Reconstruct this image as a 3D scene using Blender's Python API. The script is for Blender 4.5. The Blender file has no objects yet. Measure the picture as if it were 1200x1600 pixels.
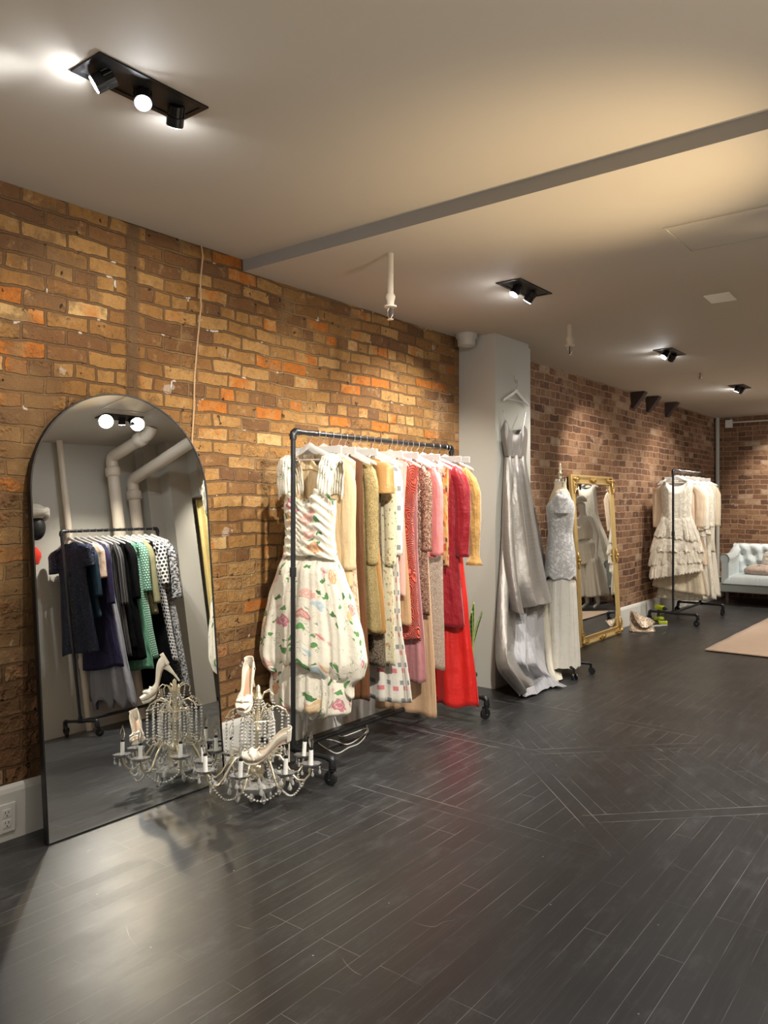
import bpy, bmesh, math, random
from mathutils import Vector, Matrix
R = math.radians; PI = math.pi
sc = bpy.context.scene; COL = sc.collection
random.seed(7)

# ------------------------------------------------------------------ camera
CAMX, CAMH, YAW, HORIZON, FOC = 3.32, 1.45, R(37.9), 785.0, 1207.0
cd = bpy.data.cameras.new('camera'); cam = bpy.data.objects.new('camera', cd); COL.objects.link(cam)
cam.location = (CAMX, 0, CAMH); cam.rotation_euler = (R(90), 0, YAW)
cd.sensor_fit = 'VERTICAL'; cd.sensor_height = 36; cd.lens = FOC / 1600 * 36
cd.shift_y = -(800 - HORIZON) / 1600; cd.clip_start = 0.05; cd.clip_end = 100
sc.camera = cam

# ------------------------------------------------------------------ world, exposure, lights
sc.view_settings.view_transform = 'Standard'; sc.view_settings.look = 'None'
sc.view_settings.gamma = 1.0; sc.view_settings.use_curve_mapping = False
sc.view_settings.exposure = 0.5
w = bpy.data.worlds.new('world'); sc.world = w; w.use_nodes = True
w.node_tree.nodes['Background'].inputs[0].default_value = (1, .9, .78, 1)
w.node_tree.nodes['Background'].inputs[1].default_value = 0.3
sc.cycles.max_bounces = 10; sc.cycles.diffuse_bounces = 5; sc.cycles.glossy_bounces = 6
sc.cycles.transmission_bounces = 8; sc.cycles.transparent_max_bounces = 8
sc.cycles.sample_clamp_indirect = 8.0; sc.cycles.use_guiding = True; sc.cycles.blur_glossy = 0.6; sc.cycles.caustics_refractive = False

def area_light(name, loc, aim, sx, sy, power, col):
    l = bpy.data.lights.new(name, 'AREA'); l.shape = 'RECTANGLE'; l.size = sx; l.size_y = sy
    l.energy = power; l.color = col
    o = bpy.data.objects.new(name, l); COL.objects.link(o); o.location = loc
    o.rotation_euler = (Vector(aim) - Vector(loc)).to_track_quat('-Z', 'Y').to_euler(); return o
def spot_light(name, loc, aim, power, angle, blend, col, rad=.035):
    l = bpy.data.lights.new(name, 'SPOT'); l.energy = power; l.spot_size = R(angle); l.spot_blend = blend
    l.color = col; l.shadow_soft_size = rad
    o = bpy.data.objects.new(name, l); COL.objects.link(o); o.location = loc
    o.rotation_euler = (Vector(aim) - Vector(loc)).to_track_quat('-Z', 'Y').to_euler(); return o
NEUTRAL = (1.0, .90, .77); WARM = (1.0, .74, .42); COOL = (.93, .97, 1.0)
# added fill light behind the camera; the front wall has no window
area_light('rear_fill_light', (1.9, -3.35, 1.45), (1.9, 5, 1.9), 3.0, 2.2, 22, (1, .93, .84))
# added unseen warm spot on the right, aimed up for the amber ceiling pool
spot_light('ceiling_pool_light', (2.92, 3.30, 1.25), (2.02, 3.06, 2.83), 104, 60, 1.0, WARM, .08)
spot_light('near_ceiling_fill_light', (3.45, 2.35, .45), (2.2, 1.6, 2.83), 74, 125, 1.0, (1, .88, .74), .1)  # added unseen upward fill that brightens the near ceiling
spot_light('rear_ceiling_fill_light', (3.3, -1.6, .5), (2.0, -.6, 2.83), 45, 150, 1.0, (1, .88, .74), .1)  # added behind the camera, more upward fill for the ceiling
spot_light('far_ceiling_fill_light', (2.9, 10.6, 1.7), (2.2, 9.5, 2.77), 30, 140, 1.0, (1, .86, .66), .1)  # added upward fill for the far ceiling, no lamp stands there
spot_light('curtain_fill_light', (2.7, 5.3, 2.6), (3.45, 5.6, 1.1), 90, 70, .8, NEUTRAL, .04)  # extra unseen spot added to brighten the yellow curtain
spot_light('rack_key_light', (2.75, 2.0, 2.68), (.45, 3.35, 1.1), 330, 62, .7, (1, .94, .84), .045)  # added unseen key spot from the right, onto the near rack
spot_light('far_rack_key_light', (2.7, 8.3, 2.62), (.45, 9.6, 1.1), 125, 62, .7, (1, .94, .84), .045)  # same kind of added key, for the white dresses
spot_light('gown_key_light', (2.6, 4.6, 2.62), (.4, 5.8, 1.1), 75, 60, .8, (1, .94, .84), .045)  # added key without a fixture, for the silver gown and dress form
# added unseen spots for brightness, continuing the row of the one mirrored fixture
for (lx, ly, lp) in ((2.9, 5.95, 70), (2.3, -.9, 25), (2.9, 6.9, 110), (2.9, 9.4, 120), (2.3, 11.9, 70)):
    spot_light('second_row_fill_light', (lx, ly, 2.68), (lx - .35, ly + .2, 0), lp, 110, .9, NEUTRAL, .04)

# ------------------------------------------------------------------ helpers
def pix(px, py, ax, v):                       # where the sight line of a photo pixel meets the plane axis=v
    F = Vector((-math.sin(YAW), math.cos(YAW), 0)); Rr = Vector((math.cos(YAW), math.sin(YAW), 0))
    r = F + Rr * ((px - 600) / FOC) - Vector((0, 0, (py - HORIZON) / FOC))
    o = Vector((CAMX, 0, CAMH)); return o + r * ((v - o[ax]) / r[ax])

def lerp(a, b, t): return a + (b - a) * t
def sstep(a, b, x):
    t = min(1, max(0, (x - a) / (b - a))); return t * t * (3 - 2 * t)
def interp(pts, x):
    if x >= pts[0][0] and pts[0][0] > pts[-1][0] or x <= pts[0][0] and pts[0][0] < pts[-1][0]: return pts[0][1]
    for (a, fa), (b, fb) in zip(pts, pts[1:]):
        lo, hi = min(a, b), max(a, b)
        if lo <= x <= hi:
            t = (x - a) / (b - a); t = t * t * (3 - 2 * t) * .5 + t * .5; return fa + (fb - fa) * t
    return pts[-1][1]

class MB:
    def __init__(s): s.v = []; s.f = []; s.uv = []
    def add(s, vs, fs, uvs=None):
        k = len(s.v); s.v += [tuple(p) for p in vs]
        for i, f in enumerate(fs):
            s.f.append([q + k for q in f]); s.uv.append(uvs[i] if uvs else [(0, 0)] * len(f))
    def box(s, c, d, rz=0, rx=0, ry=0, taper=1):
        M = Matrix.Rotation(rz, 3, 'Z') @ Matrix.Rotation(ry, 3, 'Y') @ Matrix.Rotation(rx, 3, 'X'); vs = []
        for z in (-1, 1):
            t = taper if z > 0 else 1
            for x, y in ((-1, -1), (1, -1), (1, 1), (-1, 1)):
                vs.append(Vector(c) + M @ Vector((x * d[0] / 2 * t, y * d[1] / 2 * t, z * d[2] / 2)))
        s.add(vs, [(3, 2, 1, 0), (4, 5, 6, 7), (0, 1, 5, 4), (1, 2, 6, 5), (2, 3, 7, 6), (3, 0, 4, 7)]); return s
    def grid(s, fn, nu, nv, cu=False, cap0=False, cap1=False, uvs=None):
        vs = [fn(i / nu, j / nv) for j in range(nv + 1) for i in range(nu if cu else nu + 1)]
        W = nu if cu else nu + 1; fs = []; uu = []
        us, vs_ = uvs or (1, 1)
        for j in range(nv):
            for i in range(nu):
                a = j * W + i; b = j * W + (i + 1) % W if cu else a + 1
                fs.append((a, b, b + W, a + W))
                uu.append([(i / nu * us, -j / nv * vs_), ((i + 1) / nu * us, -j / nv * vs_), ((i + 1) / nu * us, -(j + 1) / nv * vs_), (i / nu * us, -(j + 1) / nv * vs_)])
        if cap0: fs.append(tuple(range(W))[::-1]); uu.append([(0, 0)] * W)
        if cap1: fs.append(tuple(nv * W + i for i in range(W))); uu.append([(0, 0)] * W)
        s.add(vs, fs, uu); return s
    def tube(s, pts, rad, n=8, closed=False, flat=1.0, caps=True):
        P = [Vector(p) for p in pts]; m = len(P); vs = []; up = None
        rr = rad if isinstance(rad, (list, tuple)) else [rad] * m
        for i in range(m):
            if closed: t = P[(i + 1) % m] - P[i - 1]
            else: t = P[min(i + 1, m - 1)] - P[max(i - 1, 0)]
            if t.length < 1e-9: t = Vector((0, 0, 1))
            t.normalize()
            if up is None:
                up = Vector((0, 0, 1)) if abs(t.z) < .9 else Vector((1, 0, 0))
            a = t.cross(up)
            if a.length < 1e-4: a = t.orthogonal()
            a.normalize(); b = a.cross(t).normalized(); up = b
            for k in range(n):
                an = 2 * PI * k / n; vs.append(P[i] + (a * math.cos(an) + b * math.sin(an) * flat) * rr[i])
        fs = []
        for i in range(m if closed else m - 1):
            for k in range(n):
                j = (i + 1) % m; fs.append((i * n + k, i * n + (k + 1) % n, j * n + (k + 1) % n, j * n + k))
        if not closed and caps: fs.append(tuple(range(n))[::-1]); fs.append(tuple((m - 1) * n + k for k in range(n)))
        s.add(vs, fs); return s
    def cyl(s, a, b, r, n=16): return s.tube([a, b], r, n)
    def lathe(s, prof, c=(0, 0, 0), n=24, scallop=0, lobes=10):
        vs = []
        for (r, z) in prof:
            for k in range(n):
                an = 2 * PI * k / n; q = r * (1 + scallop * math.cos(lobes * an)); vs.append((c[0] + q * math.cos(an), c[1] + q * math.sin(an), c[2] + z))
        fs = [(j * n + k, j * n + (k + 1) % n, (j + 1) * n + (k + 1) % n, (j + 1) * n + k) for j in range(len(prof) - 1) for k in range(n)]
        if prof[0][0] > 1e-5: fs.append(tuple(range(n))[::-1])
        if prof[-1][0] > 1e-5: fs.append(tuple((len(prof) - 1) * n + k for k in range(n)))
        s.add(vs, fs); return s
    def ball(s, c, r, n=8, m=6, sz=1.0, sx=1.0, sy=1.0):
        def f(u, v):
            a = u * 2 * PI; b = max(1e-3, min(PI - 1e-3, v * PI)); return (c[0] + r * sx * math.sin(b) * math.cos(a), c[1] + r * sy * math.sin(b) * math.sin(a), c[2] + r * sz * math.cos(b))
        return s.grid(f, n, m, True, True, True)
    def bead(s, c, r, sz=1.0):
        x, y, z = c; vs = [(x, y, z + r * sz)]
        for k in range(6): vs.append((x + r * math.cos(k * PI / 3), y + r * math.sin(k * PI / 3), z))
        vs.append((x, y, z - r * sz))
        fs = [(0, 1 + k, 1 + (k + 1) % 6) for k in range(6)] + [(7, 1 + (k + 1) % 6, 1 + k) for k in range(6)]
        s.add(vs, fs); return s
    def build(s, name, mat, parent=None, smooth=True, bevel=0, solid=0, subd=0, angle=50):
        me = bpy.data.meshes.new(name); me.from_pydata(s.v, [], s.f)
        ul = me.uv_layers.new(name='UVMap'); k = 0
        for i, f in enumerate(s.f):
            for j in range(len(f)):
                ul.data[k].uv = s.uv[i][j]; k += 1
        me.validate(); me.update()
        if smooth:
            me.shade_smooth()
            if angle < 180:
                me.set_sharp_from_angle(angle=R(angle))
        if isinstance(mat, (list, tuple)):
            for m_ in mat: me.materials.append(m_)
        else: me.materials.append(mat)
        o = bpy.data.objects.new(name, me); COL.objects.link(o)
        if parent is not None: o.parent = parent
        if bevel:
            b = o.modifiers.new('bevel', 'BEVEL'); b.width = bevel; b.segments = 2; b.limit_method = 'ANGLE'
        if solid:
            b = o.modifiers.new('solid', 'SOLIDIFY'); b.thickness = solid; b.offset = 0
        if subd:
            b = o.modifiers.new('sub', 'SUBSURF'); b.levels = subd; b.render_levels = subd
        return o

def tag(o, label, cat, group=None):
    o['label'] = label; o['category'] = cat
    if group: o['group'] = group
    return o
def thing(name, label, cat, loc=(0, 0, 0), rz=0, group=None):
    o = bpy.data.objects.new(name, None); COL.objects.link(o); o.location = loc; o.rotation_euler = (0, 0, rz)
    o.empty_display_size = .05; return tag(o, label, cat, group)
def struct(o): o['kind'] = 'structure'; return o
def copy_tree(o, parent=None):
    c = o.copy(); COL.objects.link(c)
    if parent is not None: c.parent = parent
    for ch in [x for x in COL.objects if x.parent == o]: copy_tree(ch, c)
    return c
def place(mesh_owner_list, loc, rz=0): pass

# ------------------------------------------------------------------ material DSL
class NT:
    def __init__(s, name):
        s.m = bpy.data.materials.new(name); s.m.use_nodes = True; s.t = s.m.node_tree; s.b = s.t.nodes['Principled BSDF']
    def n(s, typ, props=None, **inp):
        nd = s.t.nodes.new('ShaderNode' + typ)
        for k, v in (props or {}).items(): setattr(nd, k, v)
        for k, v in inp.items(): s.set(nd, int(k[1:]) if k[0] == 'i' and k[1:].isdigit() else k.replace('_', ' '), v)
        return nd
    def set(s, nd, key, v):
        sk = nd.inputs[key]
        if isinstance(v, bpy.types.NodeSocket): s.t.links.new(v, sk)
        else:
            if sk.type == 'RGBA' and len(v) == 3: v = (*v, 1)
            sk.default_value = v
    def math(s, op, a, b=0.0, c=0.0, clamp=False):
        nd = s.n('Math', dict(operation=op, use_clamp=clamp), i0=a, i1=b)
        if op in ('MULTIPLY_ADD', 'SMOOTH_MIN', 'COMPARE', 'WRAP'): s.set(nd, 2, c)
        return nd.outputs[0]
    def mix(s, f, a, b, blend='MIX'):
        nd = s.t.nodes.new('ShaderNodeMix'); nd.data_type = 'RGBA'; nd.blend_type = blend
        s.set(nd, 0, f)
        for idx, v in ((6, a), (7, b)): s.set(nd, idx, v)
        return nd.outputs[2]
    def ramp(s, f, stops, interp='LINEAR'):
        nd = s.n('ValToRGB', i0=f); cr = nd.color_ramp; cr.interpolation = interp
        while len(cr.elements) < len(stops): cr.elements.new(.5)
        for e, (p, c) in zip(cr.elements, stops): e.position = p; e.color = (*c, 1) if len(c) == 3 else c
        return nd.outputs[0]
    def step(s, f, a, b):                      # smooth 0..1 between a and b
        nd = s.n('MapRange', dict(interpolation_type='SMOOTHSTEP'), i0=f, i1=a, i2=b); return nd.outputs[0]
    def noise(s, co, scale, detail=3, rough=.55, out=0):
        return s.n('TexNoise', Vector=co, Scale=scale, Detail=detail, Roughness=rough).outputs[out]
    def obj(s): return s.n('TexCoord').outputs['Object']
    def uv(s): return s.n('TexCoord').outputs['UV']
    def xyz(s, co): return s.n('SeparateXYZ', i0=co).outputs
    def comb(s, x, y, z=0.0): return s.n('CombineXYZ', i0=x, i1=y, i2=z).outputs[0]
    def scale(s, co, v): 
        nd = s.n('VectorMath', dict(operation='MULTIPLY'), i0=co); nd.inputs[1].default_value = v; return nd.outputs[0]
    def bump(s, h, strength=.5, dist=.01): s.set(s.b, 'Normal', s.n('Bump', Strength=strength, Distance=dist, Height=h).outputs[0])
    def fin(s, color=None, rough=None, metal=None, **kw):
        if color is not None: s.set(s.b, 'Base Color', color)
        if rough is not None: s.set(s.b, 'Roughness', rough)
        if metal is not None: s.set(s.b, 'Metallic', metal)
        for k, v in kw.items(): s.set(s.b, k.replace('_', ' '), v)
        return s.m

def solid(name, col, rough=.5, metal=0, bump=None, var=0, **kw):
    t = NT(name); c = (*col, 1)
    co = t.obj()
    if var:
        c = t.mix(t.math('MULTIPLY', t.noise(co, 9), var), col, tuple(x * .55 for x in col))
    if bump: t.bump(t.noise(co, bump[0], 4), bump[1], bump[2] if len(bump) > 2 else .003)
    return t.fin(c, rough, metal, **kw)

def fabric(name, col, rough=.75, weave=900, sheen=.12, var=.12, metal=0, spec=.3, bumps=.25):
    t = NT(name); uv = t.uv(); ob = t.obj()
    n1 = t.noise(ob, 14, 4); n2 = t.noise(t.scale(uv, (1, .12, 1)), weave, 2)
    c = t.mix(t.math('MULTIPLY', n1, var * 2), col, tuple(x * .6 for x in col))
    c = t.mix(t.math('MULTIPLY', n2, .25), c, tuple(x * .7 for x in col))
    dr_ = t.noise(t.scale(uv, (26, 2.6, 1)), 1.0, 3, .5); cr_ = t.noise(t.scale(uv, (9, 6, 1)), 1.0, 4, .6)
    t.bump(t.math('ADD', t.math('ADD', t.math('MULTIPLY', dr_, 1.5), t.math('MULTIPLY', cr_, 1.1)), t.math('ADD', t.math('MULTIPLY', n1, .5), t.math('MULTIPLY', n2, .08))), min(1, bumps * 2.4), .016)
    return t.fin(c, rough, metal, Sheen_Weight=sheen, **{'Specular_IOR_Level': spec})

def silk(name, col, rough=.35, slub=.35, metal=.15, dark=.6):
    t = NT(name); uv = t.uv(); ob = t.obj()
    s_ = t.noise(t.scale(uv, (8, 420, 1)), 1.0, 3); n1 = t.noise(ob, 6, 3)
    c = t.mix(t.math('MULTIPLY', t.step(s_, .45, .75), slub), col, tuple(x * dark for x in col))
    c = t.mix(t.math('MULTIPLY', n1, .25), c, tuple(x * .75 for x in col))
    cr_ = t.noise(t.scale(uv, (14, 3.5, 1)), 1.0, 4, .55); t.bump(t.math('ADD', t.math('ADD', t.math('MULTIPLY', s_, .15), n1), cr_), .6, .014)
    return t.fin(c, rough, metal, Sheen_Weight=.15)

def sequin(name, col, col2, scale=220, metal=.6, dots=.5):
    t = NT(name); uv = t.uv()
    v = t.n('TexVoronoi', Vector=uv, Scale=scale); col_r = t.xyz(v.outputs['Color'])
    c = t.mix(t.step(col_r[0], dots - .1, dots + .1), col, col2)
    c = t.mix(t.math('MULTIPLY', t.noise(t.obj(), 20, 3), .5), c, tuple(x * .5 for x in col))
    t.bump(v.outputs['Distance'], .9, .004)
    return t.fin(c, t.math('MULTIPLY_ADD', col_r[1], .5, .15), metal)

def lace(name, col, under, scale=60, dens=.5, bump=.6):
    t = NT(name); uv = t.uv()
    w_ = t.n('TexNoise', Vector=uv, Scale=scale * .3, Detail=2).outputs[1]
    co = t.n('VectorMath', dict(operation='MULTIPLY_ADD'), i0=w_, i2=uv); co.inputs[1].default_value = (.03, .03, 0)
    v = t.n('TexVoronoi', dict(feature='DISTANCE_TO_EDGE'), Vector=co.outputs[0], Scale=scale).outputs[0]
    v2 = t.n('TexVoronoi', dict(feature='F1'), Vector=co.outputs[0], Scale=scale * .35).outputs[0]
    m = t.math('MAXIMUM', t.step(v, .16, .05), t.step(v2, dens, dens - .12), clamp=True)
    t.bump(m, bump, .004)
    return t.fin(t.mix(m, under, col), .8, 0, Sheen_Weight=.2)

def floral(name, base, cols, leaf=(.06, .16, .05), scale=9, size=.30, bump=.2, stems=True, rough=.6, leafs=.22):
    t = NT(name); uv = t.uv(); ob = t.obj()
    wv = t.n('TexNoise', Vector=uv, Scale=scale * 3.2, Detail=2).outputs[1]
    co = t.n('VectorMath', dict(operation='MULTIPLY_ADD'), i0=wv, i2=uv); co.inputs[1].default_value = (.55 / scale, .55 / scale, 0)
    c = t.mix(t.math('MULTIPLY', t.noise(ob, 7), .3), base, tuple(x * .8 for x in base))
    if stems:
        nz = t.noise(uv, scale * 1.6, 2); line = t.math('ABSOLUTE', t.math('SUBTRACT', nz, .5)); gate = t.step(t.noise(uv, scale * .9, 1), .50, .56)
        c = t.mix(t.math('MULTIPLY', t.math('MULTIPLY', t.step(line, .010, .004), gate), .6), c, leaf)
    vl = t.n('TexVoronoi', Vector=co.outputs[0], Scale=scale * 2.1)
    lr = t.xyz(vl.outputs['Color'])
    lm = t.math('MULTIPLY', t.step(vl.outputs['Distance'], leafs + .05, leafs), t.step(lr[0], .42, .46))
    c = t.mix(lm, c, t.mix(lr[1], leaf, tuple(min(1, x * 2.2) for x in leaf)))
    vf = t.n('TexVoronoi', Vector=co.outputs[0], Scale=scale); fr = t.xyz(vf.outputs['Color'])
    fm = t.math('MULTIPLY', t.step(vf.outputs['Distance'], size + .03, size), t.step(fr[0], .22, .26))
    n = len(cols); fc = t.ramp(fr[1], [(i / n, cc) for i, cc in enumerate(cols)], 'CONSTANT')
    pet = t.math('SINE', t.math('MULTIPLY', vf.outputs['Distance'], 42))
    fc = t.mix(t.step(pet, .2, .9), fc, t.mix(.55, fc, base))
    c = t.mix(fm, c, fc)
    t.bump(t.noise(ob, 25, 4), bump, .01)
    return t.fin(c, rough, 0, Sheen_Weight=.15)

# ------------------------------------------------------------------ materials
def brick_mat(name, axis, far=False):
    t = NT(name); co = t.obj(); X = t.xyz(co)
    h = X[axis]; z = X[2]
    n_lo = t.noise(co, 1.3, 3); n_mid = t.noise(co, 7, 4, .6); n_hi = t.noise(co, 45, 5, .65)
    wob = t.n('TexNoise', Vector=co, Scale=9, Detail=3).outputs[1]; wb = t.xyz(wob)
    amp = .034
    hx = t.math('ADD', h, t.math('MULTIPLY', t.math('SUBTRACT', wb[0], .5), amp))
    zz = t.math('ADD', z, t.math('ADD', t.math('MULTIPLY', t.math('SUBTRACT', wb[1], .5), amp * .9), t.math('MULTIPLY', t.math('SUBTRACT', n_lo, .5), .05)))
    vec = t.comb(hx, zz)
    def bt(wd, off=.5):
        nd = t.n('TexBrick', dict(offset=off), Vector=vec, Scale=1.0, Color1=(0, 0, 0), Color2=(1, 1, 1), Mortar=(.5, .5, .5))
        nd.inputs['Mortar Size'].default_value = .0072; nd.inputs['Mortar Smooth'].default_value = .35
        nd.inputs['Brick Width'].default_value = wd; nd.inputs['Row Height'].default_value = .0745; return nd
    A = bt(.212); B = bt(.108, .45)
    row = t.math('FLOOR', t.math('DIVIDE', zz, .0745)); hd = t.math('COMPARE', t.math('MODULO', row, 6), 3, .4)
    tint = t.mix(hd, A.outputs[0], B.outputs[0]); mort = t.n('Mix', None, i0=hd, i2=A.outputs[1], i3=B.outputs[1]).outputs[0]
    tv = t.math('MULTIPLY_ADD', t.math('SUBTRACT', n_mid, .5), .22, t.xyz(tint)[0], clamp=True)
    near = t.ramp(tv, [(0, (.135, .066, .030)), (.18, (.19, .092, .034)), (.42, (.26, .130, .040)), (.66, (.32, .170, .055)), (.84, (.38, .215, .078)), (.885, (.38, .125, .020)), (.94, (.40, .13, .022)), (1, (.48, .31, .13))])
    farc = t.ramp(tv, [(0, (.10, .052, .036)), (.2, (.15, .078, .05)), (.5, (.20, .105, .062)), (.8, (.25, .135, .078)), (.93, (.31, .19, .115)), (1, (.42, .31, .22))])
    if far: fm = 1.0; c = farc
    else:
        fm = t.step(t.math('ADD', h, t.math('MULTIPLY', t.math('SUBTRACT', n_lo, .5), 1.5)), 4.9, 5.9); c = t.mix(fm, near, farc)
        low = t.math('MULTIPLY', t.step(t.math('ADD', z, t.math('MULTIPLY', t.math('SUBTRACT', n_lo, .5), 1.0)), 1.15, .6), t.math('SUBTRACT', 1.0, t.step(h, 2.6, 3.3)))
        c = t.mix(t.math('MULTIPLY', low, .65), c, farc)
    c = t.mix(t.math('MULTIPLY', t.step(n_hi, .45, .7), .4), c, (.10, .055, .03))
    # rubbed, lime-bloomed faces and dusty streaks
    c = t.mix(t.math('MULTIPLY', t.step(t.noise(co, 16, 4, .7), .54, .72), .4), c, (.46, .31, .16))
    mc = t.mix(t.step(n_lo, .46, .70), (.085, .046, .020), (.30, .185, .080)) if not far else (.40, .27, .18)
    if not far: mc = t.mix(fm, mc, (.42, .28, .19))
    # mortar smeared over brick faces in patches
    if not far:
        sm_bias = t.math('MULTIPLY', t.step(h, 2.5, 1.6), .10)
        smear = t.step(t.math('ADD', t.noise(co, 2.6, 5, .7), sm_bias), .54, .66)
        seam = t.math('MULTIPLY', t.step(t.math('ABSOLUTE', t.math('SUBTRACT', t.math('ADD', h, t.math('MULTIPLY', wb[0], .05)), 2.28)), .05, .02), t.step(z, 1.7, 1.9))
        smear = t.math('MAXIMUM', t.math('MULTIPLY', smear, .7), seam)
        white = t.math('MULTIPLY', t.step(t.noise(co, 11, 3), .66, .7), t.math('MULTIPLY', mort, .8))
        white = t.math('MAXIMUM', white, t.math('MULTIPLY', t.step(t.noise(co, 5, 4), .69, .71), .35))
    else: smear = 0.0; white = t.math('MULTIPLY', t.step(t.noise(co, 6, 4), .68, .71), .5)
    mm = t.math('MAXIMUM', mort, smear, clamp=True)
    c = t.mix(mm, c, t.mix(t.math('MULTIPLY', n_hi, .5), mc, (.28, .17, .09)))
    c = t.mix(white, c, (.62, .55, .48))
    pit = t.step(t.noise(co, 22, 2), .30, .24)
    c = t.mix(t.math('MULTIPLY', pit, .8), c, (.03, .02, .015))
    hgt = t.math('ADD', t.math('MULTIPLY', t.math('SUBTRACT', 1.0, mort), t.math('SUBTRACT', 1.0, t.math('MULTIPLY', smear, .8))), t.math('ADD', t.math('MULTIPLY', n_hi, .45), t.math('MULTIPLY', n_mid, .7)))
    hgt = t.math('ADD', hgt, t.math('MULTIPLY', t.xyz(tint)[0], .25))
    hgt = t.math('SUBTRACT', hgt, t.math('MULTIPLY', pit, .8))
    t.bump(hgt, 1.0, .020)
    return t.fin(c, .88, 0, **{'Specular_IOR_Level': .2})

def floor_mat():
    t = NT('dark_stained_planks'); co = t.obj(); X = t.xyz(co)
    wb = t.xyz(t.n('TexNoise', Vector=co, Scale=1.5, Detail=2).outputs[1])
    x = t.math('ADD', X[0], t.math('MULTIPLY', t.math('SUBTRACT', wb[0], .5), .006)); y = X[1]
    def planks(px, py):
        nd = t.n('TexBrick', dict(offset=.37, offset_frequency=3), Vector=t.comb(px, py), Scale=1.0, Color1=(0, 0, 0), Color2=(1, 1, 1), Mortar=(.5, .5, .5))
        nd.inputs['Mortar Size'].default_value = .0010; nd.inputs['Mortar Smooth'].default_value = .2
        nd.inputs['Brick Width'].default_value = .95; nd.inputs['Row Height'].default_value = .083; return nd
    A = planks(y, x)
    sxy = t.math('MULTIPLY', t.math('ADD', x, y), .7071); dxy = t.math('MULTIPLY', t.math('SUBTRACT', y, x), .7071)
    B = planks(dxy, sxy)
    in_d = t.math('MULTIPLY', t.math('GREATER_THAN', sxy, 3.705), t.math('GREATER_THAN', dxy, 1.046))
    in_d = t.math('MULTIPLY', in_d, t.math('LESS_THAN', y, 4.6))
    tint = t.xyz(t.mix(in_d, A.outputs[0], B.outputs[0]))[0]; gr = t.n('Mix', None, i0=in_d, i2=A.outputs[1], i3=B.outputs[1]).outputs[0]
    def strip(v, c0, lim):                       # a board laid across the others: flat band with pale seams at its edges
        d = t.math('ABSOLUTE', t.math('SUBTRACT', v, c0))
        return t.math('MULTIPLY', t.math('LESS_THAN', d, .042), lim), t.math('MULTIPLY', t.step(t.math('ABSOLUTE', t.math('SUBTRACT', d, .042)), .0028, .0012), lim)
    def rng(v, a, b): return t.math('MULTIPLY', t.math('GREATER_THAN', v, a), t.math('LESS_THAN', v, b))
    S = [strip(y, 3.07, rng(x, -.1, 2.12)), strip(y, 4.06, rng(x, -.1, 1.3)), strip(sxy, 3.705, rng(dxy, .68, 2.0)), strip(dxy, 1.046, rng(sxy, 3.7, 4.8)), strip(y, 5.0, rng(x, -.1, 1.9)), strip(dxy, 2.0, rng(sxy, 3.7, 4.8))]
    band, seam = S[0]
    for b, e in S[1:]: band = t.math('MAXIMUM', band, b); seam = t.math('MAXIMUM', seam, e)
    inb = t.math('SUBTRACT', 1.0, band)
    gr = t.math('MAXIMUM', t.math('MULTIPLY', gr, inb), seam, clamp=True)
    grain = t.noise(t.scale(co, (60, 2.5, 1)), 1.0, 4, .65); patch = t.noise(co, 1.7, 4, .6); scuff = t.noise(t.scale(co, (9, 4, 1)), 1.0, 5, .75)
    c = t.mix(t.math('MULTIPLY', tint, .6), (.019, .019, .020), (.030, .031, .032))
    c = t.mix(t.math('MULTIPLY', t.step(grain, .48, .72), .6), c, (.052, .055, .058))
    c = t.mix(t.math('MULTIPLY', t.step(scuff, .50, .72), .6), c, (.080, .083, .084))
    c = t.mix(t.math('MULTIPLY', t.step(patch, .62, .8), .35), c, (.07, .06, .045))
    dust = t.step(t.noise(co, 2.2, 3), .42, .62)
    c = t.mix(t.math('MULTIPLY', gr, t.math('MULTIPLY_ADD', dust, .75, .05)), c, (.34, .33, .31))
    sc1 = t.math('ABSOLUTE', t.math('SUBTRACT', t.noise(t.scale(co, (1.0, 2.2, 1)), 1.6, 1), .5))
    scr = t.math('MULTIPLY', t.step(sc1, .0016, .0004), t.step(t.noise(co, 3.1, 2), .6, .7))
    sp = t.n('TexVoronoi', Vector=co, Scale=11); spk = t.math('MULTIPLY', t.step(sp.outputs['Distance'], .045, .03), t.math('GREATER_THAN', t.xyz(sp.outputs['Color'])[0], .75))
    c = t.mix(t.math('MAXIMUM', t.math('MULTIPLY', scr, .7), spk), c, (.4, .39, .36))
    rg = t.math('ADD', t.math('MULTIPLY_ADD', patch, .22, .20), t.math('ADD', t.math('MULTIPLY', scuff, .16), t.math('MULTIPLY', tint, .03)))
    t.bump(t.math('SUBTRACT', t.math('ADD', t.math('MULTIPLY', grain, .12), t.math('MULTIPLY', tint, .10)), t.math('MULTIPLY', gr, .5)), .3, .004)
    return t.fin(c, rg, 0, **{'Specular_IOR_Level': .6, 'Coat Weight': .12, 'Coat Roughness': .3})

def paint(name, col, rough=.6, bump=.06):
    t = NT(name); co = t.obj()
    c = t.mix(t.math('MULTIPLY', t.noise(co, 2, 3), .15), col, tuple(x * .88 for x in col))
    t.bump(t.noise(co, 120, 3), bump, .003); return t.fin(c, rough)

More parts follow.
